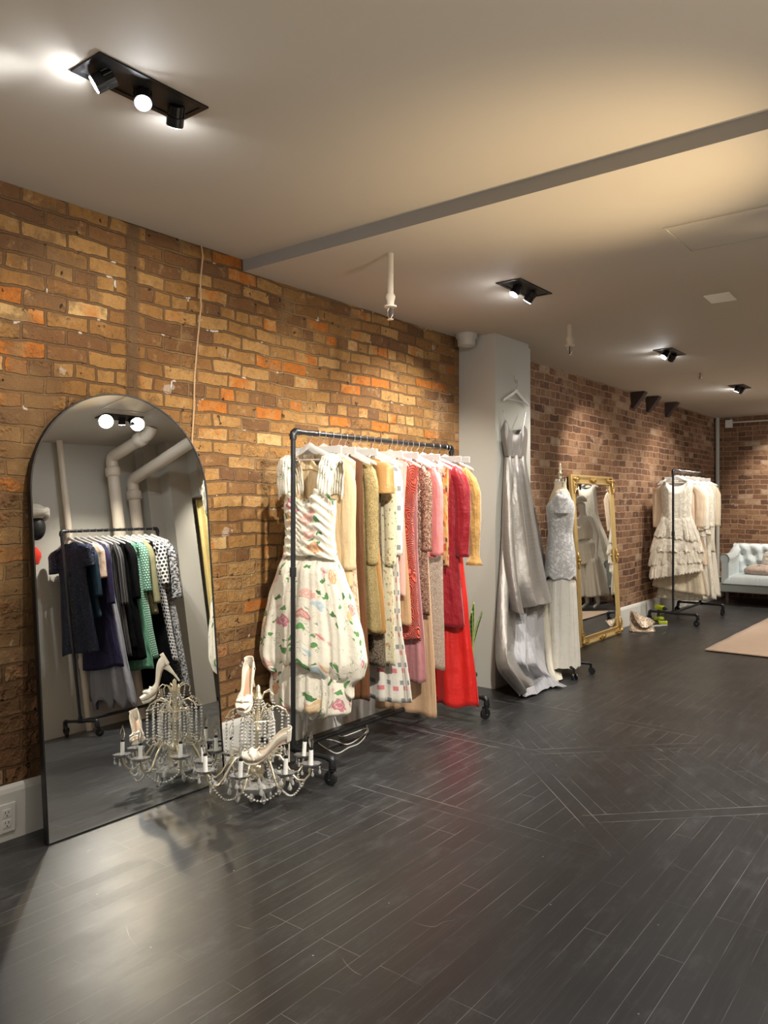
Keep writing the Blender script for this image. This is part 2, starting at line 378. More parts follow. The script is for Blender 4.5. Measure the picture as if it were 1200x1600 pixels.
M = {}
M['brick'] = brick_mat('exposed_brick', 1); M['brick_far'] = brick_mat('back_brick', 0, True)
M['floor'] = floor_mat()
M['ceiling'] = paint('ceiling_paint', (.50, .46, .40), .75)
M['wall'] = paint('grey_wall_paint', (.47, .46, .41), .6)
M['trim'] = paint('baseboard_paint', (.72, .71, .67), .4)
M['white'] = solid('white_plastic', (.8, .79, .76), .35)
M['slot'] = solid('dark_slot', (.02, .02, .02), .5)
M['black'] = solid('black_metal', (.012, .012, .013), .42, .3)
M['pipe'] = solid('blackened_pipe', (.045, .047, .052), .32, .75, bump=(60, .25))
M['rubber'] = solid('black_rubber', (.012, .012, .012), .45)
M['chrome'] = solid('chrome', (.75, .75, .75), .15, 1)
M['mirror'] = solid('mirror_glass', (.86, .88, .88), 0.0, 1)
M['hanger'] = solid('white_lacquer', (.64, .63, .61), .35)
M['hangergrey'] = solid('pale_grey_clip_bar', (.50, .49, .47), .4)
M['wire'] = solid('hook_wire', (.7, .66, .6), .25, 1)
M['cord'] = solid('tan_cord', (.44, .29, .16), .7)
M['gold'] = solid('gilded_wood', (.80, .60, .27), .38, .6, bump=(50, .3))
M['goldd'] = solid('antique_gold_ornament', (.62, .42, .16), .4, .7, bump=(90, .6))
M['brass'] = solid('pale_brass', (.78, .70, .52), .28, .8)
M['candle'] = solid('white_candle_sleeve', (.85, .85, .82), .4)
M['sprinkler'] = solid('cream_painted_pipe', (.62, .55, .45), .45)
M['bracket'] = solid('dark_iron_bracket', (.05, .03, .025), .7)
t = NT('clear_crystal'); M['glass'] = t.fin((.98, .98, .95), .02, 0, Transmission_Weight=.62, IOR=1.6)
t = NT('clear_dish_glass'); M['dish'] = t.fin((1, 1, 1), .0, 0, Transmission_Weight=.85, IOR=1.5)
t = NT('clear_bulb_glass'); M['bulb'] = t.fin((1, 1, 1), .0, 0, Transmission_Weight=1.0, IOR=1.12)
t = NT('lit_lens'); t.fin((1, 1, 1), .3, 0); t.set(t.b, 'Emission Color', (.93, .96, 1)); t.set(t.b, 'Emission Strength', 230.0); M['lens'] = t.m

# ------------------------------------------------------------------ room
H1, H2, YS, YB, XR, YF = 2.83, 2.765, 2.98, 12.70, 3.78, -3.5
def slab(name, x0, x1, y0, y1, z0, z1, mat):
    return struct(MB().box(((x0 + x1) / 2, (y0 + y1) / 2, (z0 + z1) / 2), (x1 - x0, y1 - y0, z1 - z0)).build(name, mat, smooth=False))
slab('floor', -.2, XR + .2, YF - .2, YB + .2, -.1, 0, M['floor'])
slab('wall_left', -.2, -.012, YF, YB + .2, 0, H1 + .1, M['brick'])
slab('wall_back', -.012, XR, YB, YB + .2, 0, H1 + .1, M['brick_far'])
slab('wall_right', XR, XR + .2, YF, YB + .2, 0, H1 + .1, M['wall'])
slab('wall_front', -.2, XR + .2, YF - .2, YF, 0, H1 + .1, M['wall'])
slab('ceiling', -.2, XR + .2, YF - .2, YS, H1, H1 + .1, M['ceiling'])
slab('ceiling_lower', -.012, XR, YS, YB, H2, H1 + .1, M['ceiling'])
slab('trim_beam_face', -.012, XR, YS - .004, YS, H2, H1, paint('beam_grey', (.30, .285, .27), .7))  # separate step face, an even grey darker than either ceiling
slab('trim_column', -.012, .32, 5.26, 5.81, 0, H2, M['wall'])
slab('trim_column_return', -.012, .25, 5.81, 5.98, 0, H2, M['wall'])
def baseboard(name, a, b, x=0.012, h=.232):
    m = MB(); prof = [(0, 0), (.016, 0), (.016, h - .03), (.012, h - .012), (.004, h), (0, h)]
    vs = [(x - .024 + p[0] * 1.5 + (.0), yy, p[1]) for yy in (a, b) for p in prof]; k = len(prof)
    m.add(vs, [(i, (i + 1) % k, k + (i + 1) % k, k + i) for i in range(k)] + [tuple(range(k))[::-1], tuple(range(k, 2 * k))])
    return struct(m.build(name, M['trim'], smooth=False))
baseboard('baseboard_left', YF, 5.26); baseboard('baseboard_left_far', 5.98, 11.2)
# deeper boxed-in base in the far corner
slab('trim_corner_box', -.012, .12, 11.2, 12.7, 0, .30, M['trim'])
# right side of the room, seen in the arched mirror: pier, boxed chase, soffit over the curtain
slab('trim_pier', 3.45, XR, 5.02, 5.28, 0, H2, M['wall'])
slab('trim_pier_step', 3.62, XR, 4.86, 5.02, 0, H2, M['wall'])
slab('trim_soffit', 3.3, XR, 5.28, 7.6, 2.16, H2, M['wall'])
# corner pipe chase and conduit on the back wall
o = MB().cyl((.03, YB - .03, .3), (.03, YB - .03, H2), .032, 12).build('riser_pipe', M['wall']); tag(o, 'grey painted vertical pipe in the far brick corner', 'pipe')
t_ = thing('ceiling_conduit', 'thin metal conduit with a junction box high on the back brick wall', 'conduit', (.2, YB - .03, 2.66))
MB().box((0, 0, 0), (.10, .05, .12)).build('junction_box', M['trim'], t_, bevel=.004)
MB().cyl((.05, 0, .02), (2.6, 0, .02), .012, 8).build('conduit_tube', M['sprinkler'], t_)

# pipe stub where the column meets the ceiling
o = MB().lathe([(.085, 0), (.085, -.03), (.07, -.045), (.07, -.09), (.05, -.105), (0, -.108)], (.12, 5.16, H2)).build('ceiling_pipe', M['wall'])
tag(o, 'grey round pipe cap on the ceiling beside the column', 'pipe cap')

# ------------------------------------------------------------------ ceiling fittings
def downlight(y, x, heads, n_len, label, name='recessed_downlight', z=H2, lit=True, w=.165):
    t = thing(name, label, 'ceiling light', (x, y, z), 0, None)
    L = n_len; fr = MB()
    for sx in (-1, 1): fr.box((sx * (w / 2 - .010), 0, -.003), (.020, L, .006))
    for sy in (-1, 1): fr.box((0, sy * (L / 2 - .010), -.003), (w - .04, .020, .006))
    fr.build('frame', M['black'], t, smooth=False)
    MB().box((0, 0, -.001), (w - .036, L - .036, .002)).build('recess', M['slot'], t, smooth=False)
    for (dy, aim, power, ang, col) in heads:
        A = Vector(aim) - Vector((x, y + dy, z - .055)); d = A.normalized()
        hb = MB(); c0 = Vector((0, dy, -.020)); a = c0 - d * .020; b = c0 + d * .048
        hb.tube([a, a + d * .035, a + d * .036, b], [.024, .024, .030, .030], 20, caps=True)
        hd = hb.build('lamp_head', M['black'], t)
        fin = MB(); q = d.orthogonal().normalized(); q2 = d.cross(q)
        for k in range(10):
            an = k * PI / 5; e = q * math.cos(an) + q2 * math.sin(an)
            fin.tube([a + e * .029, a + d * .032 + e * .029], .0022, 4)
        fin.build('cooling_fins', M['black'], hd)
        if col:
            lm = MB(); lm.tube([b + d * .0005, b + d * .002], .026, 20); lm.build('lens', M['lens'], hd)
            s = spot_light('downlight_beam_light', Vector((x, y, z)) + b + d * .032, aim, power * .8, ang, .75, col, .028)
    return t
downlight(1.54, 1.10, [(-.13, (.15, .35, 1.9), 80, 105, COOL), (.0, (2.3, .8, .6), 60, 80, COOL), (.135, (.0, 2.3, 1.5), 55, 100, NEUTRAL)], .42,
          'black three-lamp recessed downlight nearest, above the arched mirror', z=H1)
downlight(4.27, 1.09, [(-.09, (.40, 3.35, 1.05), 160, 78, (1, .95, .86)), (.09, (.15, 4.45, 1.6), 150, 88, (1, .94, .84))], .42,
          'black two-lamp downlight beside the sprinkler, before the column')
downlight(6.87, 1.14, [(-.08, (.35, 5.85, 1.2), 130, 72, (1, .95, .88)), (.09, (.05, 7.9, 1.6), 140, 66, NEUTRAL)], .38,
          'black downlight in front of the gold mirror, second of the far row')
downlight(9.40, 1.12, [(-.07, (.25, 9.3, .9), 65, 80, (1, .95, .88)), (.09, (.08, 10.2, 1.6), 85, 70, NEUTRAL)], .36,
          'bright downlight above the rack of white dresses')
downlight(11.75, 1.25, [(.0, (1.1, 12.7, 1.6), 150, 80, NEUTRAL), (.08, (.7, 12.0, .4), 90, 80, NEUTRAL)], .32,
          'farthest small downlight above the pale blue sofa')
for ly_, lx_, lc_, lp_ in ((3.88, 2.74, (1, .97, .92), 3.2), (4.20, 2.74, (1, .78, .48), 4.0)):
    q_ = area_light('mirror_side_downlight_light', (lx_, ly_, 2.70), (.1, 2.2,    .95), .12, .12, lp_, lc_); q_.data.shape = 'DISK'; q_.data.spread = R(75)
downlight(4.05, 2.78, [(-.10, (2.6, 3.4, 0), 60, 90, COOL), (.02, (3.3, 4.2, .8), 150, 90, NEUTRAL), (.12, (2.6, 4.9, 0), 60, 80, COOL)], .40,
          'black downlight seen only in the arch of the tall mirror')

def sprinkler(x, y, L, label, pend=True):
    t = thing('sprinkler', label, 'sprinkler', (x, y, H2), 0)
    if L > 0:
        MB().cyl((0, 0, 0), (0, 0, -L), .017, 16).build('drop_pipe', M['sprinkler'], t)
        MB().lathe([(.02, -L + .01), (.026, -L), (.026, -L - .015), (.022, -L - .022), (.019, -L - .045), (.019, -L - .05), (.034, -L - .052), (.034, -L - .06), (.012, -L - .064)], n=20).build('collar', M['sprinkler'], t)
    z = -L - (.06 if L > 0 else 0)
    f = MB()
    for s in (-1, 1): f.tube([(s * .006, 0, z), (s * .017, 0, z - .015), (s * .018, 0, z - .04), (s * .004, 0, z - .06)], .0035, 6)
    f.build('yoke', M['chrome'], t)
    MB().lathe([(.002, z - .06), (.018, z - .062), (.018, z - .065), (0, z - .067)], n=14).build('deflector', M['chrome'], t)
    MB().cyl((0, 0, z), (0, 0, z - .058), .0045, 8).build('heat_bulb', M['bracket'], t)
sprinkler(.84, 3.24, .225, 'cream drop-pipe sprinkler nearest, hanging before the brick wall')
sprinkler(.895, 5.35, .10, 'short cream drop-pipe sprinkler above the silver gown')
sprinkler(1.03, 8.17, 0, 'tiny flush ceiling sprinkler between the two far downlights')
t_ = thing('ceiling_speaker_cover', 'small pale square cover plate flat on the ceiling', 'cover plate', (1.98, 5.23, H2), R(2))
MB().box((0, 0, -.004), (.155, .215, .008)).build('plate', M['white'], t_, bevel=.002)
t_ = thing('access_panel', 'large flush square access hatch in the lower ceiling', 'access panel', (2.34, 3.96, H2))
m = MB()
for sx in (-1, 1): m.box((sx * .235, 0, -.003), (.012, .44, .006))
for sy in (-1, 1): m.box((0, sy * .214, -.003), (.458, .012, .006))
m.build('rim', M['ceiling'], t_, smooth=False); MB().box((0, 0, -.001), (.456, .414, .003)).build('hatch', M['ceiling'], t_, smooth=False)
for px, nm in ((990, 'nearest'), (1013, 'middle'), (1042, 'farthest')):
    p = pix(px, 620, 0, 0); m = MB()
    m.add([(0, -.05, 0), (.16, -.05, 0), (.16, -.05, -.02), (.03, -.05, -.19), (0, -.05, -.19), (0, .05, 0), (.16, .05, 0), (.16, .05, -.02), (.03, .05, -.19), (0, .05, -.19)],
          [(0, 1, 2, 3, 4), (9, 8, 7, 6, 5), (0, 5, 6, 1), (1, 6, 7, 2), (2, 7, 8, 3), (3, 8, 9, 4), (4, 9, 5, 0)])
    o = m.build('iron_bracket', M['bracket'], smooth=False, bevel=.004); o.location = (-.012, p.y, H2)
    tag(o, f'dark iron wall bracket under the ceiling, {nm} of the three', 'bracket', 'brackets high on the brick wall')
# cord on the brick
pts = [pix(px, py, 0, .006) for px, py in ((314, 380), (317, 400), (313, 440), (314, 480), (309, 530), (304, 590), (303, 640), (300, 690), (299, 760))]
tag(MB().tube(pts, .0045, 6).build('hanging_cord', M['cord']), 'thin tan cord hanging down the brick wall above the arched mirror', 'cord')

def outlet(y, z, label, w=.078, h=.124, x=.013):
    t = thing('wall_outlet', label, 'outlet', (x, y, z))
    MB().box((.003, 0, 0), (.006, w, h)).build('cover_plate', M['white'], t, bevel=.003)
    for s in (-1, 1):
        f = MB().box((.0075, 0, s * .022), (.003, .034, .034)).build('receptacle', M['white'], t, bevel=.001)
        m = MB()
        for q in (-1, 1): m.box((.0092, q * .007, s * .022 + .004), (.0012, .0022, .010))
        m.box((.0092, 0, s * .022 - .010), (.0012, .005, .005)); m.build('slots', M['slot'], f, smooth=False)
outlet(1.615, .099, 'white two-socket wall outlet on the baseboard left of the mirror')
outlet(3.50, .13, 'white wall outlet on the baseboard under the floral gown')

# ------------------------------------------------------------------ arched mirror
TILT = R(5.5)
def arched_mirror():
    t = thing('arched_floor_mirror', 'tall black-framed arched floor mirror leaning on the brick wall', 'mirror', (.200, 1.70, 0))
    W, Hh = .965, 1.985; r = W / 2; ca, sa = math.cos(TILT), math.sin(TILT)
    def P(a, b, dpt): # a along y, b up the face, dpt behind the face
        return (-sa * b - ca * dpt, a, ca * b - sa * dpt)
    def outline(off, n=40):
        pts = [(off, off), (off, Hh - r)]
        pts += [(r - (r - off) * math.cos(PI * k / n), Hh - r + (r - off) * math.sin(PI * k / n)) for k in range(1, n)]
        pts += [(W - off, Hh - r), (W - off, off)]; return pts
    o1, o2 = outline(0), outline(.007); k = len(o1); m = MB()
    vs = [P(a, b, 0) for a, b in o1] + [P(a, b, 0) for a, b in o2] + [P(a, b, .004) for a, b in o2] + [P(a, b, .030) for a, b in o1]
    fs = []
    for i in range(k):
        j = (i + 1) % k
        fs += [(i, j, k + j, k + i), (k + i, k + j, 2 * k + j, 2 * k + i), (3 * k + j, 3 * k + i, i, j)[::-1]]
    fs.append(tuple(3 * k + i for i in range(k)))
    m.add(vs, fs); m.build('frame', M['black'], t, smooth=False)
    g = MB(); g.add([P(a, b, .003) for a, b in o2] + [P(a, b, .006) for a, b in o2], [tuple(range(k)), tuple(range(k, 2 * k))[::-1]])
    g.build('glass', M['mirror'], t, smooth=False)
arched_mirror()

# ------------------------------------------------------------------ pipe clothing racks
def rack(loc, L, label, H=1.83, foot=.56, rz=0):
    t = thing('pipe_clothing_rack', label, 'clothing rack', loc, rz)
    hf = foot / 2; zf = .135; r = .0135
    for y, sgn in ((0, -1), (L, 1)):
        b = MB(); b.tube([(-hf, y, zf), (hf, y, zf)], r, 12)
        for s in (-1, 1):
            b.tube([(s * (hf - .03), y, zf), (s * (hf - .008), y, zf), (s * hf, y, zf - .006), (s * (hf + .002), y, zf - .035)], [.018, .0195, .0195, .018], 12)
            b.lathe([(.021, -.045), (.021, -.030)], (s * (hf + .002), y, zf), 12)
        b.tube([(-.035, y, zf), (.035, y, zf)], .0185, 12); b.tube([(0, y, zf - .005), (0, y, zf + .04)], .0185, 12)
        ft = b.build('base_foot', M['pipe'], t)
        for s in (-1, 1):
            cx = s * (hf + .002); an = s * .7 + sgn * .5
            f = MB(); f.lathe([(.02, .086), (.02, .076)], (cx, y, 0), 14)
            d = Vector((math.cos(an), math.sin(an), 0)); q = Vector((-d.y, d.x, 0)); ax = Vector((cx, y, 0)) - d * .012
            for e in (-1, 1):
                f.tube([ax + q * e * .017 + Vector((0, 0, .078)), ax + q * e * .019 + Vector((0, 0, .055)), ax + q * e * .019 + Vector((0, 0, .036))], [.011, .010, .007], 8)
            f.build('caster_fork', M['black'], ft)
            wv = MB(); wv.tube([ax - q * .012 + Vector((0, 0, .036)), ax - q * .009 + Vector((0, 0, .036)), ax + q * .009 + Vector((0, 0, .036)), ax + q * .012 + Vector((0, 0, .036))], [.028, .036, .036, .028], 20)
            wh = wv.build('caster_wheel', M['rubber'], ft)
            MB().tube([ax - q * .020 + Vector((0, 0, .036)), ax + q * .020 + Vector((0, 0, .036))], .007, 10).build('axle', M['chrome'], wh)
        u = MB(); u.tube([(0, y, zf), (0, y, H - .02)], r, 12)
        u.tube([(0, y, H * .575), (0, y, H * .575 + .05)], .0185, 12)
        u.build('upright', M['pipe'], t)
        e = MB(); s = 1 if y == 0 else -1
        e.tube([(0, y, H - .045), (0, y, H - .02), (0, y + s * .004, H - .008), (0, y + s * .014, H), (0, y + s * .045, H)], [.0185, .0195, .020, .0195, .0185], 12)
        e.build('elbow', M['pipe'], t)
    MB().tube([(0, 0.01, H), (0, L - .01, H)], r, 12).build('top_rail', M['pipe'], t)
    MB().tube([(0, 0, zf), (0, L, zf)], r, 12).build('bottom_rail', M['pipe'], t)
    return t
R1 = (.40, 2.96); rack((*R1, 0), 1.55, 'black pipe rack on casters holding floral, gold and red garments')
R3 = (.39, 9.36); rack((*R3, 0), 1.11, 'black pipe rack holding white and ivory lace dresses')
R2 = (3.40, 3.73); rack((*R2, 0), 1.03, 'pipe rack of dark and green clothes reflected in arched mirror', foot=.52)

# ------------------------------------------------------------------ hangers
def make_hanger(kind):
    root = bpy.data.objects.new('wooden_hanger' if kind == 'wood' else 'clip_hanger', None); COL.objects.link(root)
    hk = MB(); r = .0185
    p = [(0, -r * 1.0, -.004)] + [(0, -r * math.cos(a), r * math.sin(a)) for a in [PI * k / 8 for k in range(0, 9)]]
    pts = [(q[1], 0, q[2]) for q in p[1:]] + [(r * .9, 0, -.018), (.003, 0, -.034), (0, 0, -.05), (0, 0, -.085)]
    hk.tube(pts, .0019, 6)
    hk.build('hook', M['wire'], root)
    b = MB()
    if kind == 'wood':
        N = 24; vs = []
        for i in range(N + 1):
            u = -1 + 2 * i / N; a = abs(u); x = u * .215
            z = -.078 - .085 * a ** 1.15 + .012 * math.exp(-(a / .16) ** 2); hh = lerp(.018, .011, a); hw = lerp(.0065, .0055, a)
            if a > .96: hh *= .6
            for an in range(8):
                q = 2 * PI * (an + .5) / 8; vs.append((x, hw * math.cos(q), z + hh * math.sin(q)))
        fs = [(i * 8 + k, i * 8 + (k + 1) % 8, (i + 1) * 8 + (k + 1) % 8, (i + 1) * 8 + k) for i in range(N) for k in range(8)]
        fs += [tuple(range(8))[::-1], tuple(N * 8 + k for k in range(8))]; b.add(vs, fs); b.build('body', M['hanger'], root)
        MB().tube([(-.15, 0, -.145), (.15, 0, -.145)], .0035, 6).build('bar', M['hanger'], root)
    else:
        b.box((0, 0, -.092), (.34, .011, .042)); b.build('body', M['hangergrey'], root, bevel=.002)
        for s in (-1, 1): MB().box((s * .12, 0, -.122), (.02, .02, .03)).build('clip', M['chrome'], root, bevel=.002)
    return root
protoH = {'wood': make_hanger('wood'), 'clip': make_hanger('clip')}; usedH = {'wood': False, 'clip': False}
def hanger(kind, x, y, z, rz, label, group):
    o = protoH[kind] if not usedH[kind] else copy_tree(protoH[kind]); usedH[kind] = True
    o.location = (x, y, z); o.rotation_euler = (0, 0, rz)
    return tag(o, label, 'hanger', group)

# ------------------------------------------------------------------ garments (local frame: x across the shoulders, front towards -y, z = 0 at the rail)
def folds(seed, k=9):
    rr = random.Random(seed); c = [(rr.uniform(.6, 1.0) * k, rr.uniform(0, 6.3), rr.uniform(-2.0, 2.0)), (rr.uniform(1.5, 2.2) * k, rr.uniform(0, 6.3), rr.uniform(-3, 3)), (rr.uniform(2.5, 3.5) * k, rr.uniform(0, 6.3), rr.uniform(-2, 2))]
    return lambda x, z: sum(math.sin(f * x + p + d * z) / (i + 1) for i, (f, p, d) in enumerate(c)) / 1.6
def body(prof, dep=.03, top=-.10, slope=.33, nw=.07, nd=.10, nback=.015, A0=.002, A1=.016, k=9, seed=1, hem=None, nu=96, nv=44, cap=True, ns='scoop', ruche=0, depth_prof=None, zc=0, swing=0):
    F = folds(seed, k); zt0 = prof[0][0]; w0 = prof[0][1]; z1 = prof[-1][0]
    rr = random.Random(seed + 99); hp = rr.uniform(0, 6); G = folds(seed + 5, 5)
    def fn(u, v):
        ph = u * 2 * PI; cx, sy = math.cos(ph), math.sin(ph); ex = abs(cx) ** .85 * (1 if cx >= 0 else -1)
        x0 = w0 * ex; ax = abs(x0)
        zt = top - slope * max(0, ax - nw)
        if ax < nw:
            t = ax / nw
            if sy < 0: zt = top - nd * (math.sqrt(max(0, 1 - t * t)) if ns == 'scoop' else (1 - t))
            else: zt = top - nback * math.sqrt(max(0, 1 - t * t))
        zb = z1 + (hem(ex, sy) if hem else .008 * math.sin(3 * ph + hp))
        vv = v ** .9; z = zt + (zb - zt) * vv
        W = interp(prof, z); d = dep if not depth_prof else interp(depth_prof, z)
        g = sstep(0, .09, zt - z) * .88 + .12
        q = sstep(top - .15, z1, z); A = lerp(A0, A1, q)
        f = F(ex, z); x = W * ex + A * .5 * F(ex * 1.3 + 2, z + 1) * (1 - .4 * abs(sy)) + swing * q * (z - top) * -1
        y = d * g * sy + A * g * f * (1 if sy > 0 else -1) * (.35 + .65 * abs(sy)) + A * .6 * G(ex, z * .6)
        if ruche: 
            y += ruche * math.sin(z * 190 + 5 * x0 * 9 + 2 * math.sin(x0 * 30)) * (-1 if sy < 0 else 1)
        return (x, y, z)
    L = top - z1
    return MB().grid(fn, nu, nv, cu=True, uvs=(4 * max(p[1] for p in prof), L))
def sleeve(s, w0, ztop, L, r0=.055, r1=.04, out=.03, fwd=0, seed=1, cuff=0, dep=.6, wr=.006, puff=0):
    F = folds(seed, 3)
    def fn(u, v):
        ph = u * 2 * PI; z = ztop - L * v; g = math.sqrt(min(1, v * 9 + .02))
        r = lerp(r0, r1, v) * g + puff * math.sin(PI * min(1, v * 1.15)) * .5
        if cuff and v > .9: r *= 1 + cuff * (v - .9) * 10
        cx = s * (w0 - .045 + (out + .03) * sstep(0, .3, v)) ; cy = fwd * v
        w = wr * F(ph, z * 9) * (v + .2)
        return (cx + (r + w) * math.cos(ph), cy + (r * dep + w) * math.sin(ph), z - (0 if v > .08 else abs(math.cos(ph)) * .008))
    return MB().grid(fn, 24, 26, cu=True, cap0=True, uvs=(.25, L))

RAILZ = 1.83
def garment(name, label, cat, mat, loc, rz, prof, hang='wood', group=None, hlabel=None, sl=None, trims=(), solid_=.0015, **kw):
    """one hanging garment: body, sleeves (parts); its hanger is a thing of its own"""
    x, y, z = loc
    root = thing(name, label, cat, (x, y, z), rz, group)
    body(prof, **kw).build('body', mat, root, solid=solid_, angle=180)
    if sl:
        w0 = prof[0][1]; top = kw.get('top', -.10) - kw.get('slope', .33) * max(0, w0 - .07 - .03)
        for s in (-1, 1):
            d = dict(sl); L = d.pop('L'); sm = d.pop('mat', mat)
            if s == -1 and d.pop('right_only', False): continue
            d.pop('right_only', None)
            sleeve(s, w0, top, L, seed=int(abs(y) * 97) + s, **d).build('sleeve', sm, root, solid=.0015, angle=180)
    if hang: hanger(hang, x, y, z, rz, hlabel or ('white wooden' if hang == 'wood' else 'pale clip') + ' hanger of the ' + name.replace('_', ' ') + {'GR1': ' on the near rack', 'GR2': ' in the arched mirror', 'GR3': ' on the far rack'}.get({'garments on the pipe rack by the brick wall': 'GR1', 'dark and green garments seen in the arched mirror': 'GR2', 'white garments on the far pipe rack': 'GR3'}.get(group), ' in the gold mirror'), group and 'hangers ' + group)
    return root

def zat(py, y, x=.55): 
    dep = (CAMX - x) * math.sin(YAW) + y * math.cos(YAW); return CAMH - (py - HORIZON) * dep / FOC
def rz_(py, y, x=.55): return zat(py, y, x) - RAILZ

# ------------------------------------------------------------------ garment cloths
C = {}
ROSE = [(.62, .24, .22), (.74, .42, .36), (.68, .34, .16), (.58, .20, .26), (.74, .50, .26), (.45, .55, .60)]
C['floral'] = floral('rose_print_cotton', (.80, .75, .63), ROSE, scale=9.5, size=.33, bump=.5, leafs=.30)
C['cream'] = fabric('cream_wool', (.72, .55, .33), .85)
C['ivorylace'] = lace('ivory_lace', (.80, .68, .50), (.55, .33, .20), 70)
C['brown'] = fabric('brown_satin', (.16, .065, .025), .5)
C['brocade'] = sequin('gold_brocade', (.48, .36, .14), (.62, .50, .26), 260, .35)
C['orange'] = silk('copper_satin', (.50, .27, .09), .32, .2, .25)
C['darkfloral'] = sequin('dark_beaded', (.04, .035, .03), (.35, .27, .18), 200, .2, .3)
C['tapestry'] = floral('ditsy_floral_jersey', (.68, .61, .42), [(.55, .20, .07), (.40, .30, .12), (.30, .14, .08)], (.16, .17, .08), scale=22, size=.26, leafs=.30)
t = NT('pink_and_grey_check'); uv = t.uv(); X = t.xyz(t.scale(uv, (26, 26, 1)))
fx = t.math('FLOOR', X[0]); fy = t.math('FLOOR', X[1]); ox = t.math('GREATER_THAN', t.math('FRACT', X[0]), .25); oy = t.math('GREATER_THAN', t.math('FRACT', X[1]), .25)
ev = t.math('MULTIPLY', t.math('COMPARE', t.math('FLOORED_MODULO', fx, 2), 0, .2), t.math('COMPARE', t.math('FLOORED_MODULO', fy, 3), 0, .2))
od = t.math('MULTIPLY', t.math('COMPARE', t.math('FLOORED_MODULO', fx, 2), 1, .2), t.math('COMPARE', t.math('FLOORED_MODULO', fy, 3), 1, .2))
sq = t.math('MULTIPLY', ox, oy)
c = t.mix(t.math('MULTIPLY', ev, sq), (.74, .70, .62), (.70, .22, .24)); c = t.mix(t.math('MULTIPLY', od, sq), c, (.25, .27, .30))
t.bump(t.noise(t.obj(), 18, 3), .3, .01); C['check'] = t.fin(c, .7, 0, Sheen_Weight=.2)
C['blush'] = fabric('blush_crepe', (.78, .47, .40), .7)
C['tan'] = fabric('tan_suedette', (.58, .36, .19), .85)
t = NT('coral_soutache'); uv = t.uv(); vo = t.n('TexVoronoi', dict(feature='F1'), Vector=uv, Scale=11.0)
rg = t.math('SINE', t.math('ADD', t.math('MULTIPLY', vo.outputs['Distance'], 48), t.math('MULTIPLY', t.noise(uv, 12, 3), 8)))
c = t.mix(t.math('MULTIPLY_ADD', rg, .5, .5), (.50, .035, .02), (.80, .13, .075)); t.bump(rg, .9, .008); C['coral'] = t.fin(c, .45, 0, Sheen_Weight=.3)
C['mauve'] = fabric('mauve_velvet', (.42, .17, .18), .5, sheen=.4)
C['bronzeseq'] = sequin('bronze_floral_sequin', (.20, .10, .07), (.55, .34, .24), 130, .35)
C['rosepink'] = fabric('rose_pink_crepe', (.78, .26, .26), .6)
C['slip'] = fabric('sand_crepe', (.66, .43, .26), .55, bumps=.15)
C['champagne'] = sequin('champagne_sequin', (.52, .38, .29), (.80, .68, .56), 300, .35)
t = NT('russet_patchwork_brocade'); uv = t.uv(); v = t.n('TexVoronoi', dict(feature='F1', distance='CHEBYCHEV'), Vector=uv, Scale=26.0); vr = t.xyz(v.outputs['Color'])
c = t.ramp(vr[0], [(0, (.45, .10, .03)), (.3, (.55, .24, .06)), (.55, (.12, .03, .04)), (.75, (.66, .30, .20)), (.9, (.25, .06, .10))], 'CONSTANT')
t.bump(v.outputs['Distance'], .5, .004); C['russet'] = t.fin(t.mix(t.step(v.outputs['Distance'], .3, .5), c, (.5, .33, .12)), .5, .15)
C['redvelvet'] = fabric('crimson_velvet', (.26, .004, .012), .4, sheen=.25)
C['redsilk'] = silk('scarlet_dupioni', (.68, .012, .008), .36, .4, .1, .5)
C['mustard'] = fabric('mustard_suede', (.55, .31, .08), .55, sheen=.6, bumps=.4)
GR1 = 'garments on the pipe rack by the brick wall'

